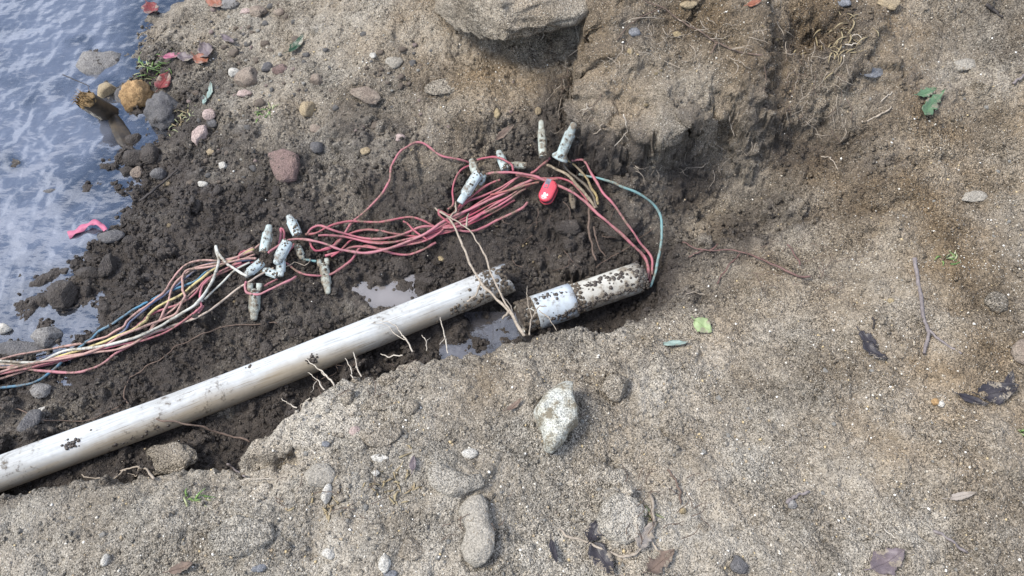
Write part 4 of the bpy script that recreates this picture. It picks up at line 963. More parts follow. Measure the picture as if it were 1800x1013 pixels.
rock(405, 6, 32, 18, GREY, 'grey stone at the top edge beside the orange leaf', tall=.6)
rock(656, 98, 12, 12, WHITEY, 'white angular pebble in the gravel patch on the slope', tall=.8, planes=4)
rock(693, 110, 30, 22, GSAND, 'pale grey lump in the gravel patch on the slope', tall=.6)
rock(626, 138, 18, 16, SANDY, 'sandy pebble above the brown ridge on the slope', tall=.7)
rock(642, 160, 60, 24, BROWN, 'long brown stone half buried across the slope', tall=.5, sink=.4, ang=-.4)
rock(780, 150, 70, 26, SANDY, 'long crusted stone half buried below the sandy hollow', tall=.45, sink=.42, ang=.15)
rock(704, 240, 18, 14, PINKISH, 'pinkish pebble near the high red loop', tall=.7)
rock(643, 266, 18, 12, TANS, 'yellowish pebble left of the high red loop', tall=.6)
outline_rock([(936,735),(950,715),(975,693),(988,688),(1002,690),(1000,710),(1010,735),(1007,757),(995,768),(985,785),(965,799),(953,796),(950,772),(940,752)], PALE, 'big pale angular rock lying on the near sandy bank', thick=0.42, sink=0.14, rough=0.045, edge=0.35)
rock(1081, 679, 48, 48, SANDY, 'rounded sand crusted lump right of the big pale rock', name='sand_lump', cat='lump', tall=.75, sink=.2, rough=.14)
outline_rock([(806,905),(812,890),(828,881),(846,880),(855,893),(860,915),(870,940),(868,965),(855,980),(835,985),(818,975),(812,955),(820,935),(812,918)], GSAND, 'bean shaped grey stone set flush in the near bank', thick=0.22, sink=0.42, rough=0.05)
outline_rock([(752,832),(770,820),(790,828),(810,835),(845,835),(852,850),(830,862),(800,872),(770,864),(757,855)], SANDYG, 'wide flat grey stone buried above the bean shaped one', thick=0.18, sink=0.44, rough=0.06)
outline_rock([(1050,912),(1062,890),(1085,878),(1110,880),(1128,898),(1130,922),(1118,942),(1095,952),(1070,946),(1054,932)], SANDYG, 'round crusted grey stone among dead leaves in the near bank', thick=0.25, sink=0.42, rough=0.08)
rock(826, 796, 28, 18, WHITEY, 'oval white pebble on the near bank left of the big pale rock', tall=.7, rough=.08)
outline_rock([(372,945),(385,925),(410,917),(445,918),(474,930),(480,948),(462,962),(430,972),(395,970)], SANDYG, 'broad pale stone buried in the left of the near bank', thick=0.2, sink=0.45, rough=0.07)
outline_rock([(536,836),(550,822),(572,820),(590,832),(588,848),(570,856),(548,852)], GSAND, 'pale lump buried right of the hole in the near bank', thick=0.25, sink=0.38, rough=0.06)
rock(576, 862, 20, 30, WHITEY, 'whitish chunk under the buried pale lump', tall=.6, planes=4)
rock(664, 706, 50, 24, SANDY, 'crusted lump near the rim of the bank', name='sand_lump', cat='lump', tall=.6, sink=.3)
rock(722, 712, 30, 28, SANDY, 'squarish pale clod near the rim of the bank', name='sand_lump', cat='lump', tall=.6, sink=.3, planes=4)
rock(684, 664, 34, 22, SANDY, 'pale lump right on the rim of the bank', name='sand_lump', cat='lump', tall=.7, sink=.3)
rock(612, 694, 26, 28, SANDY, 'cracked pale clod on the rim above the pipe', name='sand_lump', cat='lump', tall=.7, sink=.25, planes=3)
rock(676, 764, 60, 34, SANDY, 'long whitish lump in the middle of the near bank', name='sand_lump', cat='lump', tall=.5, sink=.35, ang=.5)
rock(646, 762, 26, 22, SANDY, 'small crusted lump left of the long whitish one', name='sand_lump', cat='lump', tall=.6, sink=.3)
rock(624, 756, 20, 14, PINKISH, 'pinkish oval pebble left of the small crusted lump', tall=.6)
rock(666, 804, 30, 12, WHITEY, 'long white pebble below the long whitish lump', tall=.5)
rock(660, 831, 14, 10, WHITEY, 'white pebble below the long white one', tall=.7)
rock(676, 988, 22, 26, WHITEY, 'pale chunk near the bottom of the near bank', tall=.6, planes=3)
rock(578, 972, 24, 18, WHITEY, 'pair of cream pebbles fused at the bottom of the near bank', tall=.6)
rock(727, 960, 44, 34, SANDY, 'round crusted bump left of the bean shaped stone', name='sand_lump', cat='lump', tall=.4, sink=.36)
rock(1748, 528, 34, 30, SANDY, 'round sandy lump on the right hand slope', name='sand_lump', cat='lump', tall=.5, sink=.3)
rock(1296, 990, 32, 26, DGREY, 'dark stone at the bottom right of the dead leaf', tall=.6, sink=.3)
rock(1392, 886, 16, 14, GREY, 'grey pebble beside the short curved stick', tall=.8)
rock(1200, 898, 12, 10, YELS, 'yellow pebble on the near bank', tall=.8)
rock(1642, 707, 12, 11, ORANGE, 'orange pebble among white ones on the right slope', tall=.8)
rock(1653, 710, 10, 10, WHITEY, 'white pebble touching the orange one on the right slope', tall=.8)
rock(1565, 529, 10, 9, YELS, 'yellow pebble left of the grey twig on the right slope', tall=.8)
rock(1252, 178, 12, 18, YELS, 'yellow flake of stone set in the earth clump', tall=.6)
rock(1108, 90, 12, 12, YELS, 'cream pebble in the upper part of the earth clump', tall=.7)
rock(1115, 55, 20, 14, BLUES, 'flat blue grey stone at the top of the earth clump', tall=.4)
rock(1190, 62, 14, 10, YELS, 'ochre pebble at the top of the earth clump', tall=.7)
rock(1210, 4, 28, 16, TANS, 'tan stone at the top edge over the earth clump', tall=.6)
rock(1565, 4, 40, 20, TANS, 'ochre stone at the top edge of the golden soil', tall=.5)
rock(1484, 3, 22, 14, BLUES, 'blue grey stone at the top edge left of the ochre one', tall=.5)
rock(1697, 112, 40, 20, GSAND, 'flat grey stone pressed into the upper right slope', tall=.4, sink=.35)
rock(1530, 125, 40, 20, BLUES, 'bluish grey slab flush in the upper right soil', tall=.3, sink=.4)
rock(1710, 345, 40, 16, GSAND, 'pale wedge of stone on the right slope', tall=.5, planes=4)
rock(875, 200, 12, 18, YELS, 'yellowish pebble on the sandy slope over the splayed connectors', tall=.7)
rock(945, 194, 12, 14, TANS, 'tan pebble right of the yellowish one on the sandy slope', tall=.7)
rock(869, 560, 15, 10, TANS, 'pale oval pebble on the mud beside the dark puddle', tall=.6)
rock(705, 462, 46, 40, CLODM, 'wet dark stone half buried above the milky puddle', tall=.3, sink=.4)
rock(775, 455, 12, 10, YELS, 'ochre pebble over the broken end of the long pipe', tall=.6)
rock(72, 684, 30, 22, GREY, 'grey stone left of the white chip on the dark soil', tall=.6)
rock(54, 735, 30, 36, DGREY, 'grey slab of stone on the dark soil at the left', tall=.5, planes=5)
rock(75, 720, 17, 11, WHITEY, 'white chip of stone on the dark soil above the pipe', tall=.4, planes=4)
rock(300, 800, 84, 44, SANDY, 'pale crusted lump under the middle of the pipe', name='sand_lump', cat='lump', tall=.5, sink=.3)
rock(187, 983, 14, 18, WHITEY, 'bright white pebble in the lower left of the near bank', tall=.7, planes=3)
rock(455, 996, 24, 12, BLUES, 'blue grey sliver of stone at the lower left', tall=.4)
rock(686, 1008, 22, 12, BLUES, 'pale blue grey stone at the bottom edge', tall=.5)
rock(572, 780, 14, 10, BLUES, 'small blue grey stone beside the hole in the bank', tall=.5)
rock(1800, 615, 34, 36, BROWN, 'brown stone at the right edge of the slope', tall=.6)
outline_rock([(1160,740),(1172,722),(1190,720),(1200,740),(1196,764),(1178,770),(1164,760)], SANDY, 'pale gravelly lump right of the sand crusted one', thick=0.2, sink=0.42, rough=0.08)
for k, (u, v, wp, hp) in enumerate([(1090, 395, 70, 40), (1000, 395, 50, 30)]):
    rock(u, v, wp, hp, CLODM, ['dark lump of loam under the red wires right of the knife', 'dark lump of loam below the knife'][k], name='soil_clod', cat='clod', tall=.7, sink=.35, fine=.08)

# ------------------------------------------------------------------ pebbles of one look, scattered
PEB = {}
def pebble_mesh(mat, k):
    key = (str(mat), k)
    if key not in PEB:
        V, F = rock_geo(1, .8+.05*k, .6, 50+k, 3 if mat == 'CLODM' else 2, .32, 3+k % 3, .09); me = mesh_np('pebble', V, F)
        if isinstance(mat, str): attr(me, 'wet', np.full(len(V), SOILY[mat][0])); attr(me, 'warm', np.full(len(V), SOILY[mat][1]))
        me.materials.append(SOIL if isinstance(mat, str) else mat); PEB[key] = me
    return PEB[key]
rng = np.random.RandomState(12); TAKEN = list(ROCKS)
ALLP = []
def pebbles(n, zones, mat, smin, smax, look, group, noun='pebble'):
    wz = np.array([z[4] if len(z) > 4 else (z[2]-z[0])*(z[3]-z[1]) for z in zones], float); wz /= wz.sum(); k = tries = 0
    proto = None
    while k < n and tries < n*30:
        tries += 1
        z = zones[rng.choice(len(zones), p=wz)]; u = rng.uniform(z[0], z[2]); v = rng.uniform(z[1], z[3]); s = smin*(smax/smin)**(rng.rand()**1.8)
        if any((u-a)**2+(v-b)**2 < (c*.5+s*.5)**2 for a, b, c in TAKEN): continue
        p = hit(u, v)
        if p[2] < .0: continue
        k += 1; TAKEN.append((u, v, s)); r = s*np.linalg.norm(p-CAM)/FPX/2
        o = bpy.data.objects.new('pebble' if noun == 'pebble' else 'soil_clod', pebble_mesh(mat, rng.randint(5))); COL.objects.link(o)
        n_ = normal(p[0], p[1]); o.location = np.array([p[0], p[1], gz(p[0], p[1], HS)])+n_*r*.15; o.scale = (r, r*rng.uniform(.8, 1.1), r*rng.uniform(.8, 1.1))
        o.rotation_euler = (rng.uniform(-.4, .4), rng.uniform(-.4, .4), rng.uniform(0, 6.28)); tag(o, look, noun, group); ALLP.append((o, u, v, look))
NEAR = [(120, 880, 1250, 1010), (520, 660, 900, 900), (880, 640, 1500, 880)]
UPPER = [(370, 0, 520, 90, 14000), (400, 90, 540, 180, 12000), (640, 85, 760, 160, 14000), (330, 150, 460, 330, 14000), (560, 60, 760, 240, 9000)]
pebbles(55, NEAR, WHITEY, 6, 13, 'small whitish pebble', 'whitish pebbles of the near sandy bank')
pebbles(45, NEAR, 'SANDY', 9, 22, 'sand crusted pebble', 'sand crusted pebbles of the near bank')
pebbles(38, UPPER, BROWN, 8, 20, 'small brown pebble', 'brown pebbles of the upper slope')
pebbles(36, UPPER, GREY, 7, 16, 'small grey pebble', 'grey pebbles of the upper slope')
pebbles(30, UPPER, WHITEY, 5, 11, 'small white pebble', 'white pebbles of the upper slope')
pebbles(18, UPPER+[(700, 140, 960, 240, 9000)], PINKISH, 6, 13, 'small pinkish pebble', 'pinkish pebbles of the upper slope')
pebbles(30, [(1350, 560, 1800, 1010), (1450, 60, 1800, 560)], WHITEY, 5, 9, 'tiny white pebble', 'white pebbles of the right hand slope')
pebbles(14, [(1060, 40, 1400, 240), (1200, 0, 1500, 120)], YELS, 5, 9, 'tiny ochre pebble', 'ochre pebbles of the earth clump')
pebbles(70, [(150, 430, 420, 560), (220, 300, 520, 430), (120, 660, 420, 740), (420, 540, 620, 620)], 'CLODM', 10, 28, 'loose dark clod', 'loose dark clods around the wires', 'clod')
pebbles(14, [(240, 300, 480, 560), (60, 690, 300, 760), (820, 380, 1000, 470)], TANS, 5, 10, 'small tan pebble', 'tan pebbles of the dark soil')
MARKS = [('the orange stone', 246, 166), ('the large rounded brown stone', 440, 136), ('the egg shaped tan stone', 542, 191), ('the reddish brown flat stone', 501, 299), ('the angular pale pink stone', 353, 245),
         ('the dark green leaf', 524, 78), ('the brown ridge of stone', 642, 160), ('the pebbly patch on the slope', 690, 100), ('the boulder', 880, 40), ('the pink ribbon', 150, 398), ('the white wire hairpin', 382, 450),
         ('the lowest left connector', 448, 540), ('the milky puddle', 672, 521), ('the knife', 963, 338), ('the broken pipe end', 895, 490), ('the short pipe', 1060, 515), ('the big pale rock', 976, 752),
         ('the rounded sand crusted lump', 1081, 679), ('the bean shaped stone', 832, 930), ('the wide flat buried stone', 795, 850), ('the round crusted stone', 1092, 912), ('the broad buried stone', 424, 944),
         ('the hole in the near bank', 490, 806), ('the long whitish lump', 676, 764), ('the green sprig on the near bank', 340, 878), ('the yellow green leaf', 1236, 574), ('the straight grey twig', 1620, 540),
         ('the wet black leaf', 1752, 692), ('the crumpled brown purple leaf', 1560, 988), ('the short curved stick', 1400, 875), ('the torn green leaf', 1634, 186), ('the long arching twig', 1232, 56), ('the flared connector', 1000, 245),
         ('the white root curl', 1500, 74), ('the mud patch on the pipe', 543, 632), ('the white stone chip', 75, 720), ('the round sandy lump', 1748, 528), ('the high red loop', 739, 250), ('the oval white pebble', 826, 796)]
ORD = ['nearest', 'second nearest', 'third nearest', 'fourth nearest', 'fifth nearest', 'sixth nearest', 'seventh nearest', 'eighth nearest', 'ninth nearest', 'tenth nearest', 'eleventh nearest', 'twelfth nearest']
SEEN = {}
for (o, u, v, look) in ALLP:
    nm, a, b = min(MARKS, key=lambda q: (q[1]-u)**2+(q[2]-v)**2); dx, dy = u-a, v-b
    dr = ('right of' if dx > 0 else 'left of') if abs(dx) > abs(dy) else ('below' if dy > 0 else 'above')
    SEEN.setdefault((look, nm, dr), []).append((math.hypot(dx, dy), o))
for (look, nm, dr), L_ in SEEN.items():
    for k, (d_, o) in enumerate(sorted(L_, key=lambda q: q[0])):
        if k < len(ORD): o['label'] = '%s %s %s, %s such' % (look, dr, nm, ORD[k]) if len(L_) > 1 else '%s, the only such %s %s' % (look, dr, nm)
        else: o['label'] = '%s farther %s %s' % (look, dr, nm)

# ------------------------------------------------------------------ crumbs of soil and sand grit nobody could count
rng = np.random.RandomState(22)
def scatter(name, n, dens, rmin, rmax, mat, own=None, emb=.25, pw=2.2):
    x = rng.uniform(-1.9, 1.9, n*4); y = rng.uniform(-.98, 1.15, n*4); d = bilg(dens, x, y); keep = rng.rand(n*4) < d
    # only where the view reaches
    t = (y*FWD[1]-CAM[1]*FWD[1]+(-CAM[2]+.15)*FWD[2]); keep &= np.abs(x) < t*.72
    x, y = x[keep][:n], y[keep][:n]; k = len(x); r = rmin*(rmax/rmin)**(rng.rand(k)**pw)
    B, BF = ico(1); vs_ = np.stack([B*(1+.25*np.random.RandomState(q).normal(size=(len(B), 1)))*np.array([1, .85, .75]) for q in range(12)])
    V = vs_[rng.randint(12, size=k)]*r[:, None, None]
    a = rng.rand(k)*6.28; c, s = np.cos(a)[:, None], np.sin(a)[:, None]
    V = np.stack([V[..., 0]*c-V[..., 1]*s, V[..., 0]*s+V[..., 1]*c, V[..., 2]], -1)
    z = bilg(H, x, y)+r*emb; V = V+np.stack([x, y, z], -1)[:, None]
    F = (BF[None]+(np.arange(k)*len(B))[:, None, None]).reshape(-1, 3)
    me = mesh_np(name, V.reshape(-1, 3), F); m_ = len(B)
    attr(me, 'wet', np.repeat(np.clip(bilg(WET, x, y)+rng.normal(size=k)*.06, 0, 1), m_)); attr(me, 'warm', np.repeat(bilg(WARM, x, y), m_))
    attr(me, 'tone', np.repeat(rng.rand(k), m_)); o = link(name, me, mat); o['kind'] = 'stuff'; return o
def grit_mat():
    t = NT('sand_grit'); tone = t.at('tone'); q = t.n('ShaderNodeValToRGB'); e = q.color_ramp; e.interpolation = 'CONSTANT'
    cols = [(0, (.42, .37, .29)), (.25, (.34, .27, .18)), (.42, (.55, .51, .43)), (.58, (.22, .185, .15)), (.74, (.48, .38, .22)), (.84, (.10, .09, .08)), (.91, (.72, .69, .62))]
    e.elements[0].color = (*cols[0][1], 1); e.elements[1].position = cols[1][0]; e.elements[1].color = (*cols[1][1], 1)
    for p, c in cols[2:]: z = e.elements.new(p); z.color = (*c, 1)
    t.l(tone, q.inputs[0]); t.pbr(q.outputs[0], .85, None, .2); return t.m
GRIT = grit_mat()
CRD = np.clip(CR*1.2, 0, 1)*(1-.85*uw)
scatter('soil_crumbs', 26000, CRD, .0022, .0085, SOIL, emb=.5)
scatter('sand_crumbs', 9000, dry*.6+.1*(1-WET), .002, .007, SOIL, emb=.3)
scatter('sand_grit', 13000, np.clip(.75-WET, 0.03, 1)*(.3+.7*sstep(-.3, .4, fbm2(X, Y, 4, 3, off=91))), .0012, .0038, GRIT, emb=.35)

# ------------------------------------------------------------------ broken stump, added streak slab, ribbon
BARK = simple_mat('wet_bark', (.055, .04, .024), (.02, .015, .01), 45, .55, .9, .4); WOOD = simple_mat('torn_wood', (.26, .17, .075), (.13, .085, .04), 140, .8, .8)
a, b = onplane(152, 176, .085), onplane(200, 205, -.035); Lg = np.linalg.norm(b-a)
st = bpy.data.objects.new('broken_stump', None); COL.objects.link(st); st.matrix_world = frame(b, a-b, (0, 0, 1)); tag(st, 'broken brown wooden stump leaning out of the water with a torn top end', 'stump')
n_, sd_ = 22, 20; V = []
for i in range(n_):
    t = i/(n_-1); ang = np.arange(sd_)*2*np.pi/sd_; r = .034*(1-.12*t)*(1+.06*np.sin(3*ang+1)+.04*np.sin(7*ang+t*3)); xx = t*Lg+(t > .97)*.012*np.sin(ang*5)
    V.append(np.stack([xx+0*ang, r*np.cos(ang), r*np.sin(ang)], 1))
V = np.concatenate(V); F = [(i*sd_+k, i*sd_+(k+1) % sd_, (i+1)*sd_+(k+1) % sd_, (i+1)*sd_+k) for i in range(n_-1) for k in range(sd_)]
link('bark', mesh_np('bark', V, F, 4), BARK, st)
V, F = rock_geo(.012, .0285, .0285, 3, 3, .3, 0, .12); link('torn_end', mesh_np('torn_end', V+np.array([Lg-.002, 0, 0]), F), WOOD, st)
rr = np.random.RandomState(5); g = []
for k in range(46):
    an, r = rr.rand()*6.28, .027*math.sqrt(rr.rand()); p = np.array([Lg, r*math.cos(an), r*math.sin(an)]); g.append(tube_geo(np.array([p, p+np.array([rr.uniform(.006, .018), rr.normal()*.004, rr.normal()*.004]), p+np.array([rr.uniform(.016, .030), rr.normal()*.009, rr.normal()*.009])]), [.0022, .0016, .0004], 4))
V, F = join(g); o = link('splinters', mesh_np('splinters', V, F), WOOD, st); o['kind'] = 'stuff'
a, b = onplane(198, 200, -.004), onplane(226, 262, -.007); V, F = rock_geo(np.linalg.norm(b-a)*.56, .026, .008, 8, 4, .18, 3, .06)  # added slab, stands in for the stump's dark streak on the water
dw = link('streak_slab', mesh_np('streak_slab', V, F), BARK); dw.matrix_world = frame((a+b)/2, b-a, (0, 0, 1)); tag(dw, 'dark slab added for the dark streak in the water below the broken stump', 'streak_slab')
RIB = simple_mat('pink_ribbon', (.44, .13, .20), (.36, .10, .16), 40, .55, .3, .3, .15)
cen = cat_rom([onplane(u, v, z) for u, v, z in [(186, 405, .012), (176, 395, .012), (164, 391, .010), (150, 398, .004), (134, 407, -.002), (120, 414, -.006)]], 6)
Tn = np.gradient(cen, axis=0); V = []
for i, (c, t_) in enumerate(zip(cen, Tn)):
    sd_ = np.cross(t_, [0, 0, 1.]); sd_ /= np.linalg.norm(sd_); h_ = .0065+.006*i/len(cen); q = np.array([0, 0, .004*math.sin(i*.7)])
    for z_ in (.0004, -.0004): V += [c-sd_*h_-q+[0, 0, z_], c+[0, 0, z_+.0015*math.cos(i*.9)], c+sd_*h_+q+[0, 0, z_]]
F = []
for i in range(len(cen)-1):
    p = i*6; F += [(p, p+1, p+7, p+6), (p+1, p+2, p+8, p+7), (p+4, p+3, p+9, p+10), (p+5, p+4, p+10, p+11), (p+3, p, p+6, p+9), (p+2, p+5, p+11, p+8)]
tag(link('ribbon', mesh_np('ribbon', V, F, 4), RIB), 'bright pink plastic ribbon trailing from the dark stone into the stream', 'ribbon')

# ------------------------------------------------------------------ leaves
def lm(name, c, c2=None, r=.5): return simple_mat(name, c, c2, 60, r, .7, .35, .34)
L_GRN, L_DGRN, L_YG, L_BG = lm('green_leaf', (.10, .175, .09), (.07, .12, .065)), lm('dark_green_leaf', (.015, .05, .02), (.01, .03, .015), .35), lm('yellow_green_leaf', (.25, .32, .15), (.20, .25, .12)), lm('blue_green_leaf', (.24, .31, .27), (.17, .225, .20))
L_RED, L_PNK, L_PUR, L_ORG = lm('red_leaf', (.20, .035, .03), (.10, .02, .02), .4), lm('pink_leaf', (.34, .10, .15), (.22, .07, .11)), lm('purple_leaf', (.145, .115, .12), (.09, .07, .072)), lm('orange_leaf', (.26, .10, .055), (.16, .06, .04))
L_BRN, L_DRK, L_GRY = lm('brown_leaf', (.17, .12, .09), (.09, .065, .05), .7), lm('black_leaf', (.035, .03, .034), (.02, .018, .02), .45), lm('grey_leaf', (.30, .26, .22), (.20, .175, .15), .8)
leaf(304, 101, 28, 15, 12, L_PNK, 'pink purple leaf on the shore beside the grass tuft', seed=1)
leaf(328, 103, 28, 18, -10, L_PUR, 'dull purple leaf touching the pink one', seed=2)
leaf(356, 108, 34, 20, -25, L_ORG, 'brownish orange leaf below the crumpled mauve one', seed=3, rag=.1)
leaf(366, 96, 40, 26, -60, L_PUR, 'crumpled mauve leaf above the brownish orange one', seed=4, rag=.10, curl=.5)
leaf(289, 145, 36, 24, 60, L_RED, 'dark red leaf standing behind the big round dark rock', seed=5, pose=.3)
leaf(380, 6, 38, 18, -25, L_ORG, 'orange red leaf at the top edge of the gravel', seed=6)
leaf(268, 20, 40, 24, -50, L_RED, 'wet maroon leaf at the top of the shoreline', seed=7, rag=.12, curl=.4)
leaf(524, 78, 40, 16, 52, L_DGRN, 'glossy dark green leaf on the pale upper slope', seed=8, pose=.3, fold=.1, lift_=.012)
leaf(371, 162, 34, 9, 80, L_BG, 'long grey green leaf on the shore slope', seed=9)
leaf(361, 178, 22, 8, 95, L_BG, 'short grey leaf left of the long grey green one', seed=10)
leaf(402, 72, 28, 12, -30, L_PUR, 'bluish purple leaf in the gravel near the top', seed=11)
leaf(1236, 574, 36, 28, -35, L_YG, 'yellow green leaf lying on sand right of the pipe', seed=12, fold=.08, curl=.1)
leaf(1187, 606, 46, 14, 4, L_BG, 'narrow blue green leaf lying on sand below the yellow green one', seed=13, fold=.15, curl=.1, lift_=.013)
leaf(1634, 186, 58, 22, 52, L_GRN, 'torn green leaf half covered in sand on the right slope', seed=14, rag=.16, curl=.45)
leaf(1626, 165, 34, 14, 20, L_GRN, 'small green leaf scrap above the torn green leaf', seed=15, rag=.3)
leaf(1752, 692, 56, 34, 12, L_DRK, 'wet black curled leaf on the right slope', seed=16, curl=.5, rag=.1)
leaf(1772, 676, 44, 14, 75, L_DRK, 'black leaf edge standing up from the wet black leaf', seed=17, pose=.3)
leaf(1708, 704, 44, 12, -18, L_DRK, 'thin black leaf left of the wet curled one', seed=18)
leaf(1560, 988, 56, 38, 30, L_PUR, 'crumpled brown purple leaf at the bottom of the right bank', seed=19, rag=.12, curl=.6)
leaf(1545, 1004, 30, 16, -40, L_GRY, 'grey leaf piece tucked under the crumpled one', seed=20)
leaf(1060, 985, 66, 30, -55, L_DRK, 'long dark leaf lying at the bottom below the round crusted stone', seed=21, rag=.1, curl=.3)
leaf(1044, 935, 40, 22, 70, L_DRK, 'dark shrivelled leaf left of the round crusted stone', seed=22, rag=.2, curl=.5)
leaf(1160, 990, 60, 30, 40, L_BRN, 'brown withered leaf at the bottom right of the round crusted stone', seed=23, rag=.2, curl=.4)
leaf(1132, 944, 56, 24, 62, L_GRY, 'pale grey dead leaf against the round crusted stone', seed=24, rag=.18, curl=.4)
leaf(972, 972, 42, 12, -75, L_DRK, 'small shiny black leaf roll on the near bank', seed=25, curl=.3)
leaf(1528, 600, 40, 16, -40, L_DRK, 'dark blue black leaf scrap in the soil left of the grey twig', seed=26, rag=.2)
leaf(1536, 622, 46, 18, -35, L_DRK, 'second black leaf scrap just under the dark blue one', seed=27, rag=.2, curl=.4)
leaf(888, 232, 42, 12, 40, L_BRN, 'dark brown withered leaf above the narrow connectors', seed=28)
leaf(1690, 872, 40, 11, 12, L_GRY, 'pale thin leaf shard on the lower right slope', seed=29, fold=.1)
leaf(726, 815, 26, 12, 85, L_PUR, 'small purple leaf flake in the middle of the near bank', seed=30)
leaf(320, 1000, 36, 18, 20, L_BRN, 'brown leaf at the bottom left of the near bank', seed=31, rag=.15)
leaf(1325, 8, 24, 10, 20, L_ORG, 'orange brown leaf fragment at the top over the golden soil', seed=32)
leaf(906, 714, 34, 10, 40, L_BRN, 'curled dark brown leaf left of the big pale rock', seed=34, curl=.5)
GB, GB2, DG = simple_mat('grass_blade', (.20, .30, .09), (.14, .22, .07), 50, .5), simple_mat('pale_grass_blade', (.38, .40, .22), (.30, .30, .16), 50, .6), simple_mat('dry_grass_blade', (.38, .31, .18), (.26, .2, .12), 50, .8)
grass(262, 120, 46, 26, 34, [GB, GB2, GB], 'green grass tuft growing at the water edge above the orange stone', 1, lean=(-.2, .3))
grass(322, 212, 34, 22, 26, [DG, GB2], 'dry yellow grass tuft beside the big round dark rock', 2)
grass(466, 200, 16, 16, 24, [GB2, GB], 'few yellow green grass blades on the pale slope', 3)
grass(1664, 458, 9, 14, 26, [GB, GB2], 'small green grass sprig beside the grey twig', 4)
grass(340, 878, 9, 16, 32, [GB, GB2], 'green grass sprig on the left of the near bank', 5)
grass(700, 850, 26, 50, 26, [DG], 'flattened dry grass in the middle of the near bank', 6)
grass(1136, 900, 20, 18, 26, [GB2, DG], 'mossy dry sprig by the round crusted stone', 7)
grass(998, 728, 3, 4, 24, [GB], 'green grass blades lying across the big pale rock', 8, lean=(.6, -.6))
grass(1470, 80, 40, 46, 34, [DG], 'matted dry rootlets on the golden soil at the top', 9, lean=(-.1, -.5))
grass(1796, 762, 7, 8, 20, [GB2, GB], 'yellow green grass tip at the right edge', 10)
grass(560, 880, 18, 40, 22, [DG], 'sparse dry grass above the pale lumps', 11)

# ------------------------------------------------------------------ roots, twigs and sticks
RT = simple_mat('pale_root', (.38, .32, .25), (.24, .20, .155), 90, .8, .5); RT2 = simple_mat('brown_root', (.15, .105, .08), (.09, .065, .05), 90, .8, .5); RTW = simple_mat('white_root', (.50, .45, .37), (.34, .29, .23), 90, .7, .4)
TW = simple_mat('grey_twig', (.22, .19, .18), (.13, .11, .105), 90, .7, .6); TWR = simple_mat('red_twig', (.17, .095, .08), (.11, .07, .06), 90, .6, .5); TWD = simple_mat('dark_twig', (.05, .042, .038), (.03, .025, .022), 90, .6, .5)
root([(764,366,.10),(790,384,.12),(812,425,.14),(828,470,.155),(846,496,.155),(870,524,.16),(896,548,.17),(922,592,.19)], .0026, .0042, RT, 'thickest pale root crossing the broken end of the long pipe', [[(846,496,.155),(835,520,.13),(822,530,.12)],[(896,548,.17),(885,560,.15)],[(790,384,.12),(800,372,.11),(802,356,.10)]], seed=3)
root([(772,372,.12),(800,388,.14),(828,408,.15),(846,440,.155),(864,480,.16),(880,518,.165),(905,560,.18),(922,592,.19)], .0018, .0028, RT, 'thinner pale root running beside the thickest one over the pipe', [[(880,518,.165),(896,534,.15),(900,552,.15)],[(820,400,.14),(822,374,.12)]], seed=4)
root([(930,590,.19),(936,560,.15),(946,540,.14),(962,540,.14)], .0022, .0012, RT, 'thin curled root over the pale coupling collar', [[(936,560,.15),(926,530,.14),(928,505,.14)],[(946,545,.14),(966,560,.15),(978,580,.18)]], seed=5)
root([(726,618,.215),(712,596,.17),(704,584,.15),(690,570,.12),(668,563,.105)], 0.00218, 0.00094, RTW, 'forked white root resting on the middle of the pipe', [[(712,597,.17),(696,588,.13),(680,572,.11),(650,566,.10)]], seed=6)
root([(785,620,.20),(784,596,.17),(778,574,.15),(772,556,.14)], 0.00187, 0.00109, RTW, 'upright white root at the rim left of the dark puddle', [[(784,592,.17),(774,606,.18)]], seed=7)
root([(588,678,.215),(572,658,.17),(554,644,.13),(537,632,.105)], 0.00218, 0.00109, RTW, 'white root reaching up across the muddy patch of the pipe', [[(572,660,.17),(560,652,.14)]], seed=8)
root([(570,684,.215),(556,668,.17),(541,655,.13)], 0.00187, 0.00094, RTW, 'short white root parallel to the longer one by the muddy patch', [[(556,668,.17),(548,690,.2)]], seed=9)
root([(633,662,.215),(626,640,.16),(622,618,.13)], 0.00187, 0.00109, RTW, 'white root standing at the rim over the pipe edge', [[(626,642,.16),(632,654,.19)]], seed=10)
root([(620,664,.215),(617,648,.16),(606,630,.13)], 0.00172, 0.00094, RTW, 'slender white root left of the standing one', seed=11)
root([(708,624,.21),(690,626,.19),(668,622,.16)], 0.00187, 0.00109, RTW, 'white root lying level along the rim above the dark gap', seed=12)
root([(750,618,.20),(748,600,.16),(742,590,.14)], 0.00140, 0.00078, RTW, 'thin twiggy root left of the upright white one', [[(748,602,.16),(756,594,.14)]], seed=13)
root([(520,716,.215),(505,708,.17),(496,700,.14)], 0.00156, 0.00078, RTW, 'small white rootlet poking from the rim over the dark gap', seed=14)
root([(545,700,.215),(536,706,.19),(525,716,.18)], 0.00156, 0.00078, RTW, 'small forked rootlet at the rim right of the small white one', seed=15)
root([(270,838),(256,826),(244,822),(222,826),(200,840),(170,842),(140,836)], .0028, .0014, RT, 'pale root arching over the rim at the lower left', [[(222,826),(205,834),(190,852)],[(244,822),(238,836),(225,834)]], off=.014, seed=16)
root([(490,568),(455,570),(400,574),(360,586),(320,606),(285,628),(248,652),(228,664),(218,688),(224,708),(246,722),(280,738,.095),(320,744,.10),(360,752,.08),(400,764,.05),(440,776,.05)], .0016, .0026, RT2, 'long thin root looping from the dark soil over the pipe', off=.006, seed=17)
root([(0,716),(36,722),(70,738),(110,740),(160,738),(200,718),(215,712)], .0018, .0012, RT2, 'thin dark root lying along the soil above the pipe at the left', seed=19)
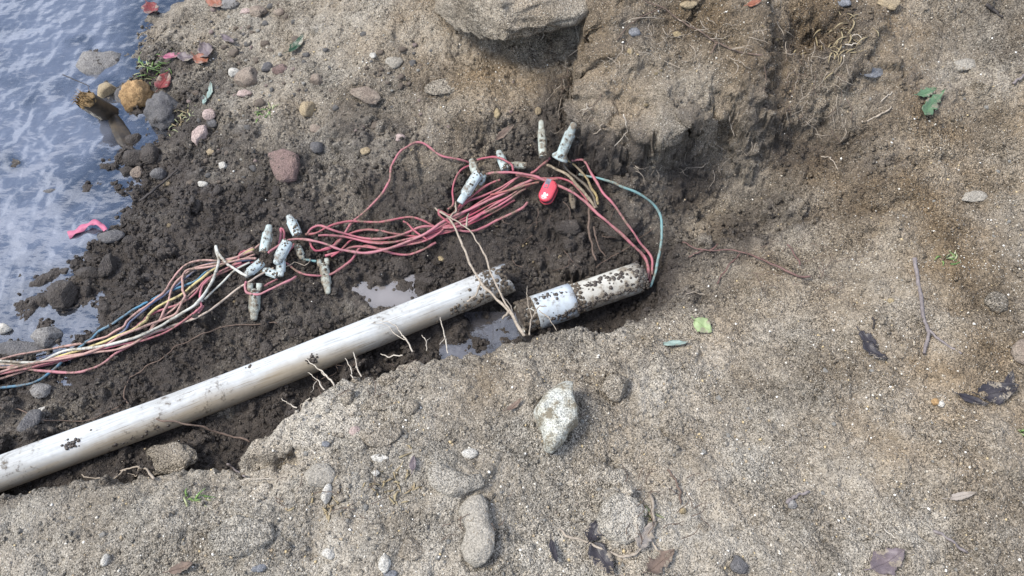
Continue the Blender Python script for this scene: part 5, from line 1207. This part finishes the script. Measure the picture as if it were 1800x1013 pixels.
root([(500,470),(520,462),(540,466),(545,455)], .0012, .0010, RT, 'fine pale rootlet curled by the left connectors', off=.02, seed=20)
root([(978,30,.40),(962,40,.37),(945,50,.34),(925,64,.30)], 0.00234, 0.00125, RTW, 'white root sticking out under the boulder', [[(960,42,.36),(955,56,.32),(952,72,.30)]], seed=21)
root([(1010,40),(1014,60),(1018,76)], 0.00140, 0.00078, RTW, 'short white rootlet by the fissure beside the boulder', off=.05, seed=22)
root([(1095,200),(1102,225),(1096,240),(1080,258)], 0.00156, 0.00078, RTW, 'white root hanging from the front of the earth clump', [[(1098,236),(1104,250)]], off=.05, seed=23)
root([(1124,232),(1130,248),(1131,262)], 0.00140, 0.00078, RTW, 'straight white rootlet under the middle of the earth clump', off=.05, seed=24)
root([(1040,235),(1022,256),(1008,272)], .0016, .001, RT, 'thin root slanting down under the left of the earth clump', off=.05, seed=25)
root([(1055,226),(1040,240)], .0016, .001, RT, 'short thin root above the slanting one', off=.05, seed=26)
root([(1026,170),(1032,190),(1015,198)], 0.00140, 0.00078, RTW, 'white forked root in the hole beside the earth clump', [[(1032,190),(1042,188)]], off=.05, seed=27)
root([(1282,205),(1286,225),(1290,240)], .0024, .0014, RT, 'pale root hanging at the right of the earth clump', [[(1300,195),(1292,222)]], off=.05, seed=28)
root([(1130,2),(1165,15),(1200,38),(1232,56),(1262,76),(1300,92),(1340,98),(1364,104)], .0020, .0028, RT2, 'long brown twig arching over the top of the earth clump', [[(1262,76),(1250,96)],[(1340,98),(1346,130),(1344,165)],[(1165,15),(1120,35),(1085,70)]], off=.012, seed=29)
root([(1000,100),(1060,60),(1110,34),(1165,30)], .0016, .0010, RT, 'fine grey root fibre strung across the fissure', off=.012, seed=30)
root([(1486,80),(1497,80),(1510,76)], 0.00203, 0.00140, RTW, 'white curl of peeled root on the golden soil', [[(1498,62),(1510,62),(1515,70),(1508,77)]], off=.016, seed=32)
root([(1200,424),(1222,436),(1250,440),(1300,442),(1345,460),(1385,478),(1425,488)], .0020, .0030, TWR, 'thin reddish twig lying on the slope right of the pipe mouth', [[(1236,440),(1222,446),(1212,452)],[(1250,440),(1262,430)],[(1300,446),(1280,470),(1260,500)]], off=.012, seed=33)
root([(1384,428),(1396,446),(1408,466)], .0018, .0026, TWR, 'short upright reddish twig beside the thin one', off=.02, seed=34)
root([(1208,516),(1222,514),(1240,520)], .0014, .001, RT, 'tiny pale rootlets right of the pipe mouth', off=.008, seed=35)
root([(1607,454),(1612,480),(1618,520),(1624,560),(1632,585),(1628,602),(1624,622)], .0050, .0040, TW, 'straight grey twig lying down the right hand slope', [[(1632,580),(1645,592),(1662,605),(1690,622)]], off=.004, jit=.0012, seed=36)
root([(1532,558),(1536,566),(1537,576)], .0024, .002, TWD, 'short dark twig in the sand left of the grey twig', seed=38)
root([(1382,884),(1392,876),(1406,870),(1424,866)], .0040, .0030, TW, 'short curved grey stick on the lower right bank', off=.005, seed=39)
root([(1640,932),(1670,950),(1700,972)], .0036, .0024, TW, 'half buried straight stick at the lower right', off=.001, seed=40)
root([(1555,930),(1570,942),(1586,954)], 0.00140, 0.00094, RTW, 'straw coloured stem near the crumpled leaf', seed=41)
root([(980,930),(1005,944),(1040,955),(1070,972),(1100,978),(1125,966),(1146,935),(1148,905),(1142,868)], .0022, .0040, RT, 'grey fibrous root curving under the round crusted stone', [[(1148,930),(1150,960),(1165,975)]], off=.008, seed=42)
root([(1174,826),(1186,842),(1196,868),(1196,884)], .0030, .0020, RT2, 'brown root arching on the near bank right of the round stone', off=.006, seed=43)
root([(246,354),(268,336),(290,318),(312,298)], .0042, .0030, TWD, 'dark straight stick at the shore', off=.012, jit=.001, seed=44)
root([(110,131,.03),(135,142,.03),(158,152,.03)], .0020, .0014, TWD, 'thin dark twig sticking out over the stream', jit=.0008, seed=45)
root([(1036,366),(1034,395),(1040,425),(1046,458)], .0040, .0026, RT2, 'muddy dark root hanging down under the yellow wire', [[(1044,400),(1052,430),(1065,450)]], off=.03, seed=46)
root([(1048,470),(1080,450),(1110,430),(1150,400)], .0016, .0012, RT2, 'thin dark root along the soil above the short pipe', off=.01, seed=48)
root([(1446,275),(1460,280),(1472,296)], .0018, .0012, RT, 'pale thin stem on the slope right of the earth clump', seed=50)
root([(1515,215),(1535,208),(1560,195),(1568,188)], .0030, .0018, RT, 'short pale root end on the upper right slope', off=.006, seed=51)
root([(1548,178),(1560,168),(1568,164)], 0.00156, 0.00094, RTW, 'light root tip in the small hole of the upper right slope', seed=52)
root([(1782,148),(1790,140),(1800,130)], .0036, .003, TW, 'stub of grey stick at the upper right edge', off=.006, seed=53)
root([(1735,8),(1750,20),(1762,32)], .0060, .0030, TWD, 'black stick stub at the top right', off=.002, seed=54)
root([(400,815),(412,826),(430,838)], .0030, .0020, TW, 'grey twig end in the gap at the rim left of the hole', off=.014, seed=55)
root([(424,846),(450,842),(478,840)], 0.00109, 0.00078, RTW, 'white rootlet crossing the hole in the bank', off=.012, seed=56)

# hair roots matted on the torn sides of the earth clump
rr = np.random.RandomState(77)
def fibres(zones, n, mat, label_kind='root_fibres'):
    g = []
    for _ in range(n):
        z = zones[rr.randint(len(zones))]; u, v = rr.uniform(z[0], z[2]), rr.uniform(z[1], z[3]); a = rr.normal()*.7+z[4]; L_ = rr.uniform(14, 46); pts = []
        for k in range(5):
            pts.append(hit(u, v, .012+.018*math.sin(k*.78)*rr.rand()+rr.rand()*.02, HS)); u += math.cos(a)*L_/4; v -= math.sin(a)*L_/4; a += rr.normal()*.45
        g.append(tube_geo(cat_rom(pts, 4), np.linspace(.0011, .0005, 17), 4))
    V, F = join(g); o = link(label_kind, mesh_np(label_kind, V, F), mat); o['kind'] = 'stuff'
fibres([(985, 90, 1060, 260, -1.9), (1380, 70, 1490, 240, -1.4), (1060, 30, 1380, 110, -.4), (1010, 240, 1330, 300, -1.6)], 150, RT)
fibres([(985, 90, 1060, 260, -1.9), (1380, 70, 1490, 240, -1.4), (880, 330, 1150, 460, -1.2), (1280, 420, 1480, 520, -.3), (480, 840, 900, 960, .5), (1100, 840, 1240, 960, 1.0), (560, 640, 760, 700, 1.2)], 130, RT2)
